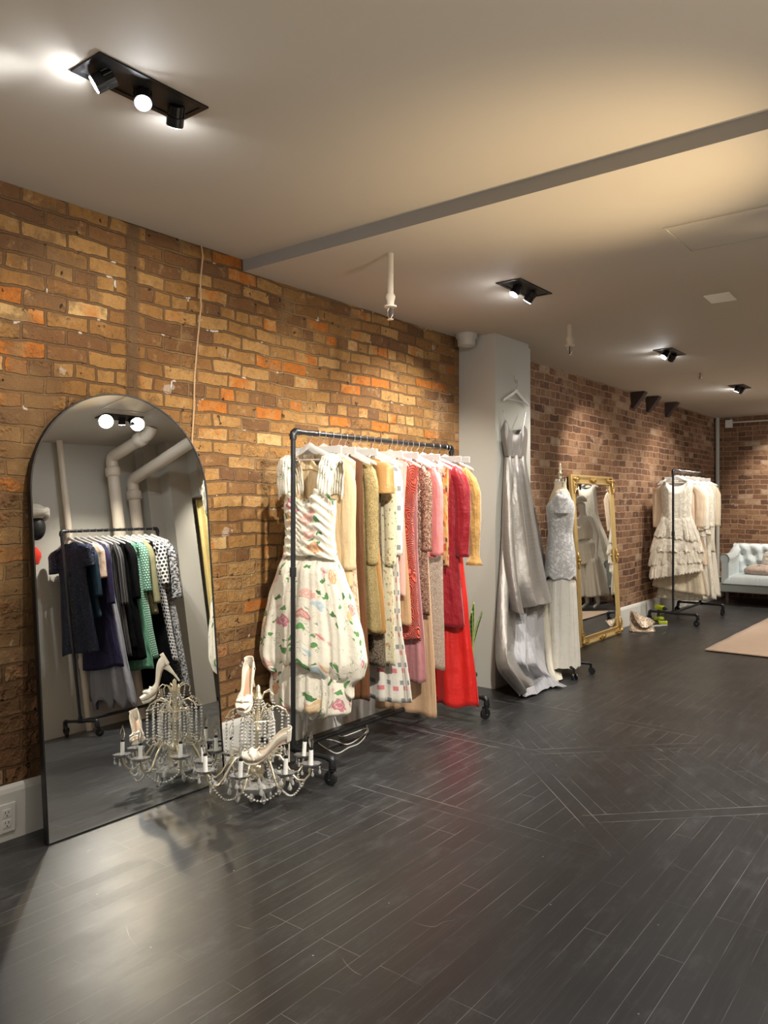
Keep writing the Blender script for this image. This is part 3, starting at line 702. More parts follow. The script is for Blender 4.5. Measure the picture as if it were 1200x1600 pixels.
# ---- floral gown
def floral_gown():
    x0, y0 = .385, 3.105
    root = thing('floral_gown', 'cream rose-print gown with gathered bodice and bubble skirt, first on the rack', 'dress', (x0, y0, RAILZ), R(4), GR1)
    FM = C['floral']; rnd = random.Random(3)
    def bod(u, v):
        ph = u * 2 * PI; cx, sy = math.cos(ph), math.sin(ph); ex = abs(cx) ** .8 * (1 if cx >= 0 else -1); ax = abs(ex)
        front = sy < 0
        zt = (-.375 + .075 * math.exp(-((ax - .52) / .28) ** 2) - .02 * (1 - ax)) if front else -.36
        zb = -.685 - .015 * math.cos(ph * 2); z = zt + (zb - zt) * v
        W = interp([(-.28, .178), (-.42, .182), (-.55, .172), (-.69, .190)], z)
        d = .045 + (.028 * math.exp(-((ax - .5) / .25) ** 2) * sstep(-.55, -.40, z) if front else 0)
        rc = .0085 * math.sin((z * 115 + 26 * ex * (z + .9) * (1 if ex > 0 else -1) + 1.5 * math.sin(ex * 9))) + .003 * math.sin(z * 210 + ex * 31)
        return (W * ex, (d + rc) * sy * (1 if front else .7), z + rc * .5)
    MB().grid(bod, 110, 70, cu=True, uvs=(.85, .35)).build('gathered_bodice', FM, root, solid=.002, angle=180)
    for s in (-1, 1):
        def st(u, v):
            a = v * PI; z = -.345 + .215 * math.sin(a) ** .8; w_ = lerp(.045, .062, math.sin(a))
            cx = s * (.135 + .022 * math.sin(a)); x = cx + (u - .5) * 2 * w_
            y = -.055 * math.cos(a); pk = .005 * math.sin(u * 34 + v * 5) + .004 * math.sin(v * 40 + u * 8)
            return (x, y + pk + (.01 if v > .5 else -.01) * math.sin(u * PI), z + .012 * math.sin(u * PI) - .10 * max(0, (u - .5) * s) ** 2)
        MB().grid(st, 24, 34, uvs=(.12, .5)).build('shoulder_strap', FM, root, solid=.003, angle=180)
    up = [(-.67, .188), (-.76, .232), (-.92, .300), (-1.10, .350), (-1.22, .365), (-1.30, .345), (-1.35, .28)]
    ud = [(-.67, .045), (-.80, .060), (-1.0, .080), (-1.25, .095), (-1.35, .05)]
    body(up, depth_prof=ud, top=-.665, slope=0, nw=.01, nd=0, nback=0, A0=.010, A1=.034, k=11, seed=4, nu=170, nv=60,
         hem=lambda e, sy: .11 * (1 - abs(e)) ** 1.3 - .06 * max(0, e) + .012 * math.sin(e * 23)).build('bubble_skirt', FM, root, solid=.003, angle=180)
    lo = [(-1.10, .20), (-1.25, .24), (-1.40, .275), (-1.50, .265), (-1.555, .17)]
    ld = [(-1.10, .045), (-1.35, .070), (-1.50, .075), (-1.555, .03)]
    body(lo, depth_prof=ld, top=-1.10, slope=0, nw=.01, nd=0, nback=0, A0=.01, A1=.026, k=11, seed=8, nu=150, nv=50,
         hem=lambda e, sy: .02 * math.sin(e * 17) + .03 * max(0, e)).build('under_tier', FM, root, solid=.003, angle=180)
    MB().box((.05, .03, -.22), (.028, .002, .04)).build('care_label', M['white'], root, smooth=False)
    hanger('wood', x0, y0, RAILZ, R(4), 'white wooden hanger carrying the rose-print gown', 'hangers ' + GR1)
floral_gown()

def g1(name, label, cat, mat, y, rows, rz=0, dx=0, **kw):
    """rows: (photo row of this width, half width); first row gives only the width at the shoulder"""
    prof = [(kw.get('top', -.10) - .0, rows[0][1])] + [(rz_(py, y), hw) for py, hw in rows[1:]]
    return garment(name, label, cat, C[mat] if isinstance(mat, str) else mat, (.40 + dx, y, RAILZ), R(rz), prof, group=GR1, **kw)
SL = lambda L, **k: dict(L=L, **k)
g1('long_blouse', 'cream long wool coat hanging directly behind the rose-print gown', 'coat', 'cream', 3.20, [(0, .185), (780, .185), (915, .20)], rz=5, dep=.028, k=5, A1=.006, seed=11, sl=SL(.62, r0=.05, r1=.045, out=.0, wr=.002))
g1('lace_dress', 'ivory lace dress hem showing below the cream coat', 'dress', 'ivorylace', 3.265, [(0, .17), (820, .16), (1033, .215)], rz=4, dep=.022, k=7, A1=.012, seed=12, hlabel='white clip hanger for the ivory lace dress', hang='clip', top=-.12)
g1('brown_skirt', 'dark brown satin long dress with its hem below the gold brocade', 'dress', 'brown', 3.33, [(0, .165), (820, .17), (1093, .215)], rz=4, dep=.02, k=9, A1=.016, seed=13)
g1('brocade_coat', 'gold brocade coat with long sleeves, between cream and copper garments', 'coat', 'brocade', 3.385, [(0, .19), (800, .185), (985, .255)], rz=5, dep=.024, k=6, A1=.014, seed=14, sl=SL(.60, r0=.05, r1=.04, out=.01, wr=.003))
g1('satin_dress', 'copper satin short-sleeved dress folded open at the shoulder', 'dress', 'orange', 3.45, [(0, .19), (790, .16), (990, .225)], rz=8, dep=.026, k=8, A1=.016, seed=15, sl=SL(.20, r0=.06, r1=.075, out=.035, wr=.006), hang='clip', hlabel='pale grey clip hanger above the copper satin dress')
g1('beaded_skirt', 'dark beaded skirt peeping out between copper and floral dresses', 'skirt', 'darkfloral', 3.505, [(0, .16), (800, .16), (1040, .19)], rz=3, dep=.018, k=5, A1=.01, seed=16, top=-.14)
g1('floral_tunic', 'pale olive small-flower dress with long narrow sleeves', 'dress', 'tapestry', 3.565, [(0, .195), (800, .185), (1037, .215)], rz=4, dep=.026, k=5, A1=.010, seed=17, sl=SL(.62, r0=.05, r1=.04, out=.0, wr=.002))
g1('checked_dress', 'white dress with pink and grey squares and flared hem', 'dress', 'check', 3.635, [(0, .19), (800, .175), (960, .20), (1095, .275)], rz=4, dep=.026, k=10, A1=.022, seed=18, sl=SL(.56, r0=.045, r1=.04, out=.0, wr=.003))
g1('blush_dress', 'blush pink plain dress just behind the checked one', 'dress', 'blush', 3.70, [(0, .20), (800, .18), (930, .19)], rz=5, dep=.02, k=5, A1=.008, seed=19, hang='clip', hlabel='pale grey clip hanger above the blush dress')
g1('suede_tunic', 'tan tunic with a rounded hem left of the coral dress', 'tunic', 'tan', 3.745, [(0, .17), (800, .15), (975, .20)], rz=4, dep=.02, k=5, A1=.010, seed=20, hang=None, top=-.12)
g1('coral_dress', 'coral red sleeveless dress with swirling rose appliqué', 'dress', 'coral', 3.81, [(0, .21), (735, .20), (820, .165), (920, .19), (1000, .215)], rz=8, dep=.032, k=4, A1=.006, seed=21)
g1('velvet_skirt', 'dusty mauve velvet skirt with hem under the coral dress', 'skirt', 'mauve', 3.865, [(0, .16), (860, .16), (1064, .215)], rz=4, dep=.022, k=12, A1=.022, seed=22, top=-.16, hang='clip', hlabel='pale grey clip hanger above the mauve skirt')
g1('sequin_dress', 'brown and bronze floral sequin dress behind the coral dress', 'dress', 'bronzeseq', 3.925, [(0, .20), (800, .18), (960, .21)], rz=5, dep=.024, k=4, A1=.008, seed=23, sl=SL(.55, r0=.045, r1=.035, out=.0, wr=.002))
g1('slip_gown', 'sand-coloured slip gown with the lowest narrow hem', 'dress', 'slip', 3.98, [(0, .16), (800, .15), (1118, .235)], rz=4, dep=.020, k=6, A1=.018, seed=24)
g1('pink_cardigan', 'rose pink long-sleeved top between bronze and champagne dresses', 'top', 'rosepink', 4.035, [(0, .20), (800, .18), (870, .18)], rz=5, dep=.020, k=4, A1=.006, seed=25, sl=SL(.58, r0=.045, r1=.045, out=.0, wr=.002))
g1('champagne_gown', 'champagne sequin sleeveless column gown', 'dress', 'champagne', 4.10, [(0, .195), (770, .175), (900, .19), (1045, .205)], rz=6, dep=.030, k=4, A1=.008, seed=26, nw=.09, hang='clip', hlabel='white hanger above the champagne sequin gown')
g1('brocade_jacket', 'russet patchwork brocade jacket in front of red velvet', 'jacket', 'russet', 4.165, [(0, .20), (800, .19), (885, .20)], rz=4, dep=.024, k=4, A1=.006, seed=27)
g1('velvet_jacket', 'dark crimson velvet jacket with long sleeve over red skirt', 'jacket', 'redvelvet', 4.265, [(0, .215), (780, .19), (870, .19), (978, .235)], rz=14, dep=.045, k=5, A1=.012, seed=28, sl=SL(.60, r0=.062, r1=.048, out=.015, wr=.005), hang='wood', nw=.05)
g1('silk_skirt', 'scarlet silk floor-length gown, largest red garment', 'dress', 'redsilk', 4.345, [(0, .17), (850, .17), (960, .22), (1103, .29)], rz=10, dep=.040, k=7, A1=.03, seed=29, hang='clip', hlabel='pale clip hanger above the scarlet gown', top=-.13, hem=lambda e, s: .012 * math.sin(e * 9))
g1('mustard_blouse', 'mustard suede cropped blouse with ruffled cuffs, last on the rack', 'blouse', 'mustard', 4.43, [(0, .205), (760, .19), (815, .20)], rz=6, dep=.03, k=5, A1=.012, seed=30, sl=SL(.66, r0=.055, r1=.035, out=.03, cuff=.8, wr=.005), slope=.38)
hanger('clip', .40, 3.15, RAILZ, R(3), 'pale grey clip hanger just behind the rose-print gown', 'hangers ' + GR1)
hanger('clip', .40, 4.465, RAILZ, R(4), 'pale clip hanger farthest along the rail', 'hangers ' + GR1)

# ------------------------------------------------------------------ free sheets of cloth from control rows
def cr(p0, p1, p2, p3, t):
    return .5 * ((2 * p1) + (-p0 + p2) * t + (2 * p0 - 5 * p1 + 4 * p2 - p3) * t * t + (-p0 + 3 * p1 - 3 * p2 + p3) * t * t * t)
def crow(P, u):
    n = len(P) - 1; s = min(n - 1e-6, u * n); i = int(s); t = s - i
    return cr(P[max(0, i - 1)], P[i], P[min(n, i + 1)], P[min(n, i + 2)], t)
def sheet(rows, nu, nv, disp=None, uvs=(1, 1)):
    rows = [[Vector(p) for p in r] for r in rows]
    def fn(u, v):
        p = crow([crow(r, u) for r in rows], v)
        if disp: p = p + disp(u, v)
        return tuple(p)
    return MB().grid(fn, nu, nv, uvs=uvs)

# ------------------------------------------------------------------ silver gown on the column
C['silver'] = silk('taupe_silver_dupioni', (.31, .29, .268), .30, .5, .55, .5)
C['lining'] = fabric('grey_lining', (.44, .44, .47), .5, bumps=.5)
C['underlining'] = fabric('ivory_lining', (.70, .66, .56), .6)
def silver_gown():
    root = thing('silver_gown', 'long silver-taupe silk gown with train, hung on the grey column', 'dress', (.345, 5.55, 2.40))
    inv = Vector(root.location)
    def Q(px, py, x): return pix(px, py, 0, x) - inv
    # bodice
    bl = MB()
    rows = [[Q(782, 672, .335), Q(790, 656, .375), Q(797, 672, .385), Q(807, 679, .388), Q(813, 675, .385), Q(818, 664, .375), Q(824, 671, .335)],
            [Q(783, 684, .335), Q(790, 676, .390), Q(798, 684, .392), Q(806, 688, .392), Q(813, 686, .392), Q(819, 679, .390), Q(824, 684, .335)],
            [Q(785, 697, .335), Q(791, 695, .390), Q(799, 697, .390), Q(805, 699, .390), Q(812, 698, .390), Q(818, 696, .388), Q(823, 697, .335)],
            [Q(788, 713, .335), Q(792, 713, .380), Q(798, 714, .388), Q(804, 715, .388), Q(811, 715, .388), Q(817, 715, .380), Q(822, 714, .335)]]
    b = sheet(rows, 40, 24, lambda u, v: Vector((.002 * math.sin(u * 25 + v * 3), 0, 0)), (.42, .4)).build('bodice', C['silver'], root, solid=.002, angle=180)
    for a, bb in (((786, 641), (789, 655)), ((821, 645), (818, 664))):
        MB().tube([Q(a[0], a[1], .36), Q((a[0] + bb[0]) / 2, (a[1] + bb[1]) / 2, .372), Q(bb[0], bb[1] + 2, .380)], .0035, 6).build('spaghetti_strap', C['silver'], root)
    # skirt: front overskirt
    Fd = folds(51, 7)
    rows = [[Q(788, 711, .335), Q(793, 711, .375), Q(800, 711, .383), Q(808, 712, .383), Q(816, 712, .375), Q(822, 711, .335)],
            [Q(787, 725, .335), Q(793, 726, .392), Q(800, 726, .396), Q(809, 727, .396), Q(817, 727, .392), Q(823, 726, .335)],
            [Q(785, 770, .335), Q(792, 772, .42), Q(801, 772, .43), Q(812, 773, .44), Q(824, 772, .42), Q(831, 770, .335)],
            [Q(783, 845, .335), Q(794, 850, .46), Q(806, 850, .47), Q(822, 852, .50), Q(836, 850, .46), Q(846, 845, .335)],
            [Q(789, 905, .34), Q(799, 915, .50), Q(812, 912, .51), Q(829, 912, .56), Q(846, 908, .50), Q(857, 900, .345)],
            [Q(797, 945, .345), Q(806, 957, .53), Q(820, 954, .53), Q(835, 945, .60), Q(854, 944, .55), Q(866, 938, .36)]]
    def dsp(u, v):
        A = .004 + .036 * v; s = math.sin(u * 23 + 1.2 + .8 * v); s = (abs(s) ** .7) * (1 if s > 0 else -1)
        e = math.sin(PI * min(1, max(0, u)))** .4
        return Vector((A * s * e, A * .5 * math.cos(u * 23) * e, .012 * v * math.sin(u * 17)))
    sheet(rows, 120, 70, dsp, (.9, 1.1)).build('overskirt', C['silver'], root, solid=.002, angle=180)
    # train: long panel on the left that runs down and sweeps out over the floor
    rows = [[Q(785, 770, .332), Q(788, 772, .36), Q(793, 775, .38), Q(800, 780, .38)],
            [Q(782, 845, .332), Q(787, 850, .40), Q(795, 850, .42), Q(806, 850, .40)],
            [Q(776, 930, .335), Q(783, 935, .44), Q(793, 935, .46), Q(804, 930, .42)],
            [Q(774, 1000, .34), Q(781, 1005, .48), Q(792, 1005, .52), Q(801, 995, .44)],
            [Q(776, 1040, .35), Q(783, 1040, .54), Q(793, 1030, .60), Q(800, 1022, .52)],
            [Q(787, 1062, .45), Q(795, 1058, .60), Q(805, 1050, .66), Q(812, 1046, .60)],
            [Q(811, 1088, .62), Q(817, 1085, .64), Q(824, 1077, .68), Q(831, 1070, .70)]]
    def dt(u, v):
        A = .022 * (1 - abs(v - .5)); return Vector((A * math.sin(u * 13 + v * 2), .5 * A * math.cos(u * 11), 0))
    sheet(rows, 50, 90, dt, (.45, 1.7)).build('train', C['silver'], root, solid=.002, angle=180)
    # grey lining of the train, folding out to the right
    def fl3(px, py, z): return pix(px, py, 2, z) - inv
    rows = [[Q(800, 940, .40), Q(812, 945, .44), Q(824, 945, .46), Q(838, 940, .46), Q(850, 935, .42)],
            [Q(799, 985, .42), Q(811, 985, .47), Q(824, 980, .50), Q(838, 985, .48), Q(848, 990, .42)],
            [Q(794, 1018, .46), Q(812, 1015, .53), Q(828, 1015, .56), Q(838, 1020, .50), Q(850, 1030, .44)],
            [Q(800, 1038, .52), Q(817, 1040, .60), Q(832, 1040, .60), Q(846, 1045, .54), Q(858, 1056, .48)],
            [Q(812, 1060, .62), fl3(830, 1062, .05), fl3(845, 1058, .05), fl3(858, 1060, .035), fl3(872, 1066, .02)],
            [fl3(817, 1090, .012), fl3(836, 1086, .012), fl3(856, 1076, .012), fl3(866, 1074, .012), fl3(886, 1074, .012)]]
    def dl(u, v):
        A = .022 * (1 - v ** 3); return Vector((A * math.sin(u * 20 + v * 4), A * .4 * math.cos(u * 16 - v * 3), .010 * v * abs(math.sin(u * 15 + 2))))
    sheet(rows, 90, 70, dl, (.6, 1.0)).build('train_lining', C['lining'], root, solid=.002, angle=180)
    rows = [[Q(842, 935, .40), Q(850, 938, .44), Q(860, 936, .40)],
            [Q(845, 985, .40), Q(856, 990, .47), Q(869, 985, .40)],
            [Q(850, 1030, .42), Q(860, 1035, .52), Q(873, 1040, .42)],
            [fl3(856, 1050, .06), fl3(866, 1058, .05), fl3(875, 1052, .03)],
            [fl3(866, 1064, .014), fl3(872, 1067, .014), fl3(877, 1060, .014)]]
    sheet(rows, 30, 50, lambda u, v: Vector((.014 * math.sin(u * 14 + v), 0, 0)), (.3, .8)).build('ivory_underskirt', C['underlining'], root, solid=.002, angle=180)
    # hanger on a hook
    h = copy_tree(protoH['wood']); h.location = (.347, 5.55, zat(598, 5.55, .34) + .0); h.rotation_euler = (0, 0, R(90))
    tag(h, 'white wooden hanger on the column carrying the silver gown', 'hanger')
    k = MB(); zt = zat(597, 5.55, .33)
    k.tube([(.322, 5.55, zt + .05), (.330, 5.55, zt + .045), (.333, 5.55, zt + .01), (.342, 5.55, zt - .012), (.352, 5.55, zt + .004), (.352, 5.55, zt + .016)], .0025, 6)
    tag(k.build('wall_hook', M['chrome']), 'small wire hook high on the grey column', 'hook')
silver_gown()

# ------------------------------------------------------------------ dress form with beaded lace gown
C['silverlace'] = lace('silver_bead_lace', (.82, .82, .82), (.52, .54, .58), 95, .5, .8)
C['pleat'] = fabric('ivory_pleated_chiffon', (.78, .76, .70), .7)
C['linen'] = solid('form_linen', (.66, .56, .42), .8, bump=(200, .2))
def dress_form():
    X0, Y0 = .47, 6.10
    t = thing('dress_form', 'linen dress form with brass neck knob beside the gold mirror', 'dress form', (X0, Y0, 0), R(-60))
    def zz(py): return zat(py, Y0, X0)
    m = MB(); prof = [(1.63, .052, .052), (1.60, .05, .05), (1.565, .056, .055), (1.53, .12, .075), (1.48, .165, .09), (1.38, .155, .10), (1.18, .12, .085), (1.0, .165, .11), (.9, .17, .11)]
    def fn(u, v):
        j = v * (len(prof) - 1); i = min(len(prof) - 2, int(j)); q = j - i; q = q * q * (3 - 2 * q); a, b = prof[i], prof[i + 1]
        return (lerp(a[1], b[1], q) * math.cos(u * 2 * PI), lerp(a[2], b[2], q) * math.sin(u * 2 * PI), lerp(a[0], b[0], q))
    tr = m.grid(fn, 32, 40, cu=True, cap0=True, cap1=True).build('torso', C['linen'], t)
    MB().lathe([(.054, 1.628), (.054, 1.648), (.045, 1.655), (.0, 1.656)], n=20).build('neck_cap', M['chrome'], t)
    MB().lathe([(.016, 1.655), (.010, 1.67), (.018, 1.69), (.020, 1.70), (.010, 1.715), (.014, 1.73), (.013, 1.745), (.006, 1.76), (.009, 1.775), (.0, 1.79)], n=16).build('finial', M['brass'], t)
    cu = bpy.data.curves.new('size_mark', 'FONT'); cu.body = '2'; cu.size = .045; cu.extrude = .0005; cu.align_x = 'CENTER'
    tmp_ = bpy.data.objects.new('text', cu); me_ = bpy.data.meshes.new_from_object(tmp_); bpy.data.objects.remove(tmp_); o = bpy.data.objects.new('size_mark', me_); COL.objects.link(o); me_.materials.clear(); me_.materials.append(M['slot']); o.parent = t
    an = R(0); wd = R(-52.1) - R(-60); o.location = (.053 * math.cos(wd + .15), .053 * math.sin(wd + .15), 1.585); o.rotation_euler = (R(90), 0, wd + .15 + R(90))
    b = MB(); b.cyl((0, 0, .12), (0, 0, .95), .014, 12); b.build('pole', M['black'], t)
    b = MB()
    for k in range(5):
        a = k * 2 * PI / 5 + .35; d = Vector((math.cos(a), math.sin(a), 0))
        b.tube([d * .02 + Vector((0, 0, .13)), d * .15 + Vector((0, 0, .095)), d * .255 + Vector((0, 0, .085))], [.020, .016, .011], 8)
        b.tube([d * .255 + Vector((0, 0, .085)), d * .255 + Vector((0, 0, .05))], .010, 8)
    bs = b.build('star_base', M['black'], t)
    for k in range(5):
        a = k * 2 * PI / 5 + .35; d = Vector((math.cos(a), math.sin(a), 0)); q = Vector((-d.y, d.x, 0)); w_ = MB()
        for s in (-1, 1): w_.tube([d * .262 + q * s * .012 + Vector((0, 0, .026)), d * .262 + q * s * .022 + Vector((0, 0, .026))], .026, 16)
        w_.build('caster', M['rubber'], bs)
    # gown is lifted off the form, so a thing of its own
    g = thing('beaded_gown', 'ivory gown with silver beaded lace top and pleated skirt on the form', 'dress', (X0, Y0, 0), R(-60))
    pr = [(1.555, .118), (1.50, .172), (1.40, .168), (1.30, .152), (1.20, .138), (1.08, .165), (.95, .185), (.80, .180)]
    dp = [(1.555, .080), (1.50, .102), (1.40, .118), (1.20, .102), (1.0, .125), (.80, .135)]
    body(pr, depth_prof=dp, top=1.555, slope=.3, nw=.075, nd=.05, nback=.02, A0=.0, A1=.004, k=5, seed=61, hem=lambda e, s: .03 * abs(math.sin(e * 7))).build('lace_top', C['silverlace'], g, solid=.003, angle=180)
    body([(.88, .170), (.70, .176), (.40, .188), (.075, .205)], depth_prof=[(.88, .118), (.4, .14), (.075, .155)], top=.88, slope=0, nw=.01, nd=0, nback=0, A0=.006, A1=.012, k=30, seed=62, nu=260, nv=20, hem=lambda e, s: .006 * math.sin(e * 40)).build('pleated_skirt', C['pleat'], g, angle=180)
    for s in (-1, 1): sleeve(s, .165, 1.53, .17, r0=.055, r1=.062, out=.012, seed=63, dep=.9).build('short_sleeve', C['silverlace'], g, solid=.003, angle=180)
    tg = MB().box((0, 0, 0), (.002, .035, .08)); o = tg.build('price_tag', M['black'], g, smooth=False); o.location = (-.235, -.04, 1.34)
dress_form()

# ------------------------------------------------------------------ gold mirror
def gold_mirror():
    a_ = R(3.4); t = thing('gilt_floor_mirror', 'ornate gold-framed rectangular floor mirror leaning on the brick wall', 'mirror', (.135, 7.26, 0)); t.rotation_euler = (0, -a_, 0)
    W, Hh = 1.10, 1.735; m = MB()
    prof = [(0, 0), (.0, .028), (.012, .036), (.024, .036), (.032, .028), (.05, .020), (.070, .022), (.082, .030), (.090, .028), (.100, .010), (.100, 0)]
    # sweep the moulding round the rectangle (local: x out of the face, y along, z up)
    cor = [(0, 0, 1, 1), (W, 0, -1, 1), (W, Hh, -1, -1), (0, Hh, 1, -1)]; k = len(prof); vs = []
    for (cy, cz, sy, sz) in cor:
        for (o, h) in prof: vs.append((h - .02, cy + sy * o, cz + sz * o))
    fs = [(c * k + i, c * k + i + 1, ((c + 1) % 4) * k + i + 1, ((c + 1) % 4) * k + i) for c in range(4) for i in range(k - 1)]
    m.add(vs, fs); m.box((-.012, W / 2, Hh / 2), (.016, W - .004, Hh - .004)); m.build('frame', M['gold'], t, smooth=True, angle=25)
    g = MB().box((-.001, W / 2, Hh / 2), (.002, W - .19, Hh - .19)); g.build('glass', M['mirror'], t, smooth=False)
    rr = random.Random(5)
    def orn(cy, cz, L, ang, lobes):
        o = MB()
        for s in (-1, 1):
            pts = []
            for i in range(12):
                q = i / 11; r = L * q; tw = s * (.5 * math.sin(q * PI)) ; pts.append((.018 + .012 * math.sin(q * PI), cy + r * math.cos(ang) * 1 + tw * L * .35 * -math.sin(ang), cz + r * math.sin(ang) + tw * L * .35 * math.cos(ang)))
            o.tube(pts, [.010 - .006 * i / 11 for i in range(12)], 6)
        for i in range(lobes):
            q = (i + .5) / lobes; o.ball((.024, cy + L * q * math.cos(ang), cz + L * q * math.sin(ang)), .015 - .008 * q, 8, 6)
        return o
    for (cy, cz, sy, sz) in cor:
        o = MB(); yy, zz = cy + sy * .045, cz + sz * .045
        for d in (0, 90):
            a = math.atan2(sz, sy) + R(45 if d else -45); q = orn(yy, zz, .15, round(a / (PI / 2)) * PI / 2, 5); o.add(q.v, q.f)
        o.ball((.028, yy, zz), .024, 10, 8); o.build('corner_ornament', M['goldd'], t)
    for (yy, zz, an) in ((W / 2, Hh - .045, 0), (W / 2, .045, 0), (.045, Hh / 2, PI / 2), (W - .045, Hh / 2, PI / 2)):
        o = MB()
        for s in (0, PI): q = orn(yy, zz, .085, an + s, 4); o.add(q.v, q.f)
        o.ball((.030, yy, zz), .022, 10, 8); o.build('centre_ornament', M['goldd'], t)
gold_mirror()

# ------------------------------------------------------------------ crystal chandelier standing on the floor
CH = Vector((.515, 2.59, 0))
def chandelier():
    t = thing('crystal_chandelier', 'brass and crystal chandelier with candle bulbs standing on the floor', 'chandelier', CH)
    # it sits on its bottom drops and leans a little away from the viewer
    tilt = Matrix.Rotation(R(-6), 4, Vector((math.cos(YAW), math.sin(YAW), 0)))
    def W(p): return tilt @ Vector(p) + Vector((0, 0, .012))
    rr = random.Random(12)
    hub = MB()
    def lath(prof, c=(0, 0, 0), n=20, **k):
        m = MB().lathe(prof, c, n, **k); m.v = [tuple(W(p)) for p in m.v]; return m
    lath([(.0, .035), (.012, .05), (.008, .075), (.030, .10), (.040, .125), (.034, .15), (.020, .165), (.045, .175), (.045, .185), (.016, .20), (.014, .30), (.024, .32), (.014, .34), (.013, .46), (.026, .475), (.012, .50), (.010, .53), (0, .54)]).build('stem', M['brass'], t)
    lath([(.055, .02), (.085, .035), (.10, .06), (.075, .075), (.03, .08), (.03, .076), (.07, .07), (.09, .058), (.078, .04), (.05, .026)], n=30, scallop=.05).build('bottom_bowl', M['glass'], t)
    def strand(pts, r=.0072, gap=.0155, jit=.0, big=0):
        P = [Vector(p) for p in pts]; m = MB(); L = 0; nxt = 0
        for a, b in zip(P, P[1:]):
            d = (b - a).length
            while nxt <= L + d:
                q = a.lerp(b, (nxt - L) / d); m.bead(tuple(W(q)), r, 1.0); nxt += gap
            L += d
        if big:
            e = W(P[-1] - Vector((0, 0, .02))); m.bead(tuple(e), big, 2.0)
        return m
    def sag(a, b, s, n=10):
        a, b = Vector(a), Vector(b); return [a.lerp(b, i / n) - Vector((0, 0, s * math.sin(PI * i / n))) for i in range(n + 1)]
    def drop(m, p, L=.03, r=.011):
        q = W(p); c = tuple(q)
        m.lathe([(0, 0), (r * .35, -L * .25), (r, -L * .7), (r * .7, -L * .92), (0, -L)], c, 8)
    az0 = YAW - R(7)
    arms = [az0 - k * PI / 4 for k in range(8)]
    for i, a in enumerate(arms):
        d = Vector((math.cos(a), math.sin(a), 0)); Z = Vector((0, 0, 1))
        prof = [(.035, .175), (.08, .205), (.115, .20), (.145, .165), (.175, .115), (.205, .088), (.24, .09), (.262, .115), (.270, .15)]
        ar = MB().tube([W(d * r + Z * z) for r, z in prof], [.0055, .0055, .005, .0055, .0055, .0055, .005, .005, .006], 8)
        q2 = [(.08, .205), (.10, .235), (.13, .235), (.145, .21), (.13, .195)]
        ar.tube([W(d * r + Z * z) for r, z in q2], .0032, 6)
        arm = ar.build('arm', M['brass'], t)
        c = d * .270
        lath([(.008, .150), (.028, .153), (.046, .163), (.050, .170), (.044, .168), (.024, .159), (.008, .156)], (c.x, c.y, 0), 30, scallop=.07, lobes=8).build('drip_dish', M['dish'], t)
        tl = rr.uniform(-.006, .006)
        s0 = W(c + Z * .156); s1 = W(c + Z * .232) + Vector((tl, tl * .5, 0))
        sl_ = MB().tube([s0, s1], .0105, 14).build('candle_sleeve', M['candle'], t)
        up = (s1 - s0).normalized()
        MB().tube([s1, s1 + up * .010], .0095, 14).build('socket', M['black'], sl_)
        m = MB(); pr = [(.005, 0), (.009, .010), (.0128, .026), (.0115, .042), (.006, .058), (.0022, .068), (.0008, .076)]
        m.tube([s1 + up * (.010 + z) for r, z in pr], [r for r, z in pr], 14)
        bl = m.build('flame_bulb', M['bulb'], t)
        f = MB().tube([s1 + up * .012, s1 + up * .03 + d * .002, s1 + up * .045 - d * .002, s1 + up * .05], .0009, 5); f.build('filament', M['brass'], bl)
        # drops under the dish, swag to the next arm
        for k in range(4):
            e = c + Vector((math.cos(a + k * PI / 2 + .4), math.sin(a + k * PI / 2 + .4), 0)) * .043
            m = MB(); m.bead(tuple(W(e + Z * .148)), .005); drop(m, e + Z * .145, .032, .0075); m.build('crystal_drop', M['glass'], arm)
        b = arms[(i + 1) % 8]; c2 = Vector((math.cos(b), math.sin(b), 0)) * .235
        strand(sag(d * .235 + Z * .085, c2 + Z * .085, .048)).build('bead_swag', M['glass'], t)
        h = a - PI / 8; hd = Vector((math.cos(h), math.sin(h), 0)); strand(sag(hd * .06 + Z * .17, c2 * .62 + Z * .14, .045, 8), .0060).build('inner_swag', M['glass'], t)
        for k in range(3): m = MB(); drop(m, hd * (.10 + .05 * k) + Z * (.12 - .012 * k), .042, .012); m.build('crystal_drop', M['glass'], t)
    # upper tier: hooped brass loops with strands falling to the arms
    for k in range(6):
        a = az0 + .3 + k * PI / 3; d = Vector((math.cos(a), math.sin(a), 0)); Z = Vector((0, 0, 1))
        lp = [(.012, .36), (.05, .42), (.095, .435), (.135, .415), (.150, .385)]
        MB().tube([W(d * r + Z * z) for r, z in lp], .0038, 8).build('upper_loop', M['brass'], t)
        lp = [(.010, .45), (.035, .50), (.065, .512), (.085, .495), (.080, .47)]
        a2 = a + PI / 6; d2 = Vector((math.cos(a2), math.sin(a2), 0))
        MB().tube([W(d2 * r + Z * z) for r, z in lp], .003, 8).build('crown_loop', M['brass'], t)
        strand([d * .150 + Z * .385, d * .150 + Z * .215], .0078, .0165).build('bead_strand', M['glass'], t)
        strand([d * .120 + Z * .42, d * .118 + Z * .20], .0072).build('bead_strand', M['glass'], t)
        strand(sag(d2 * .080 + Z * .47, d * .150 + Z * .385, .03), .0052).build('bead_strand', M['glass'], t)
    ring = MB(); ring.tube([W((.078 * math.cos(2 * PI * k / 24), .078 * math.sin(2 * PI * k / 24), .372)) for k in range(24)], .004, 6, closed=True); ring.build('strand_ring', M['brass'], t)
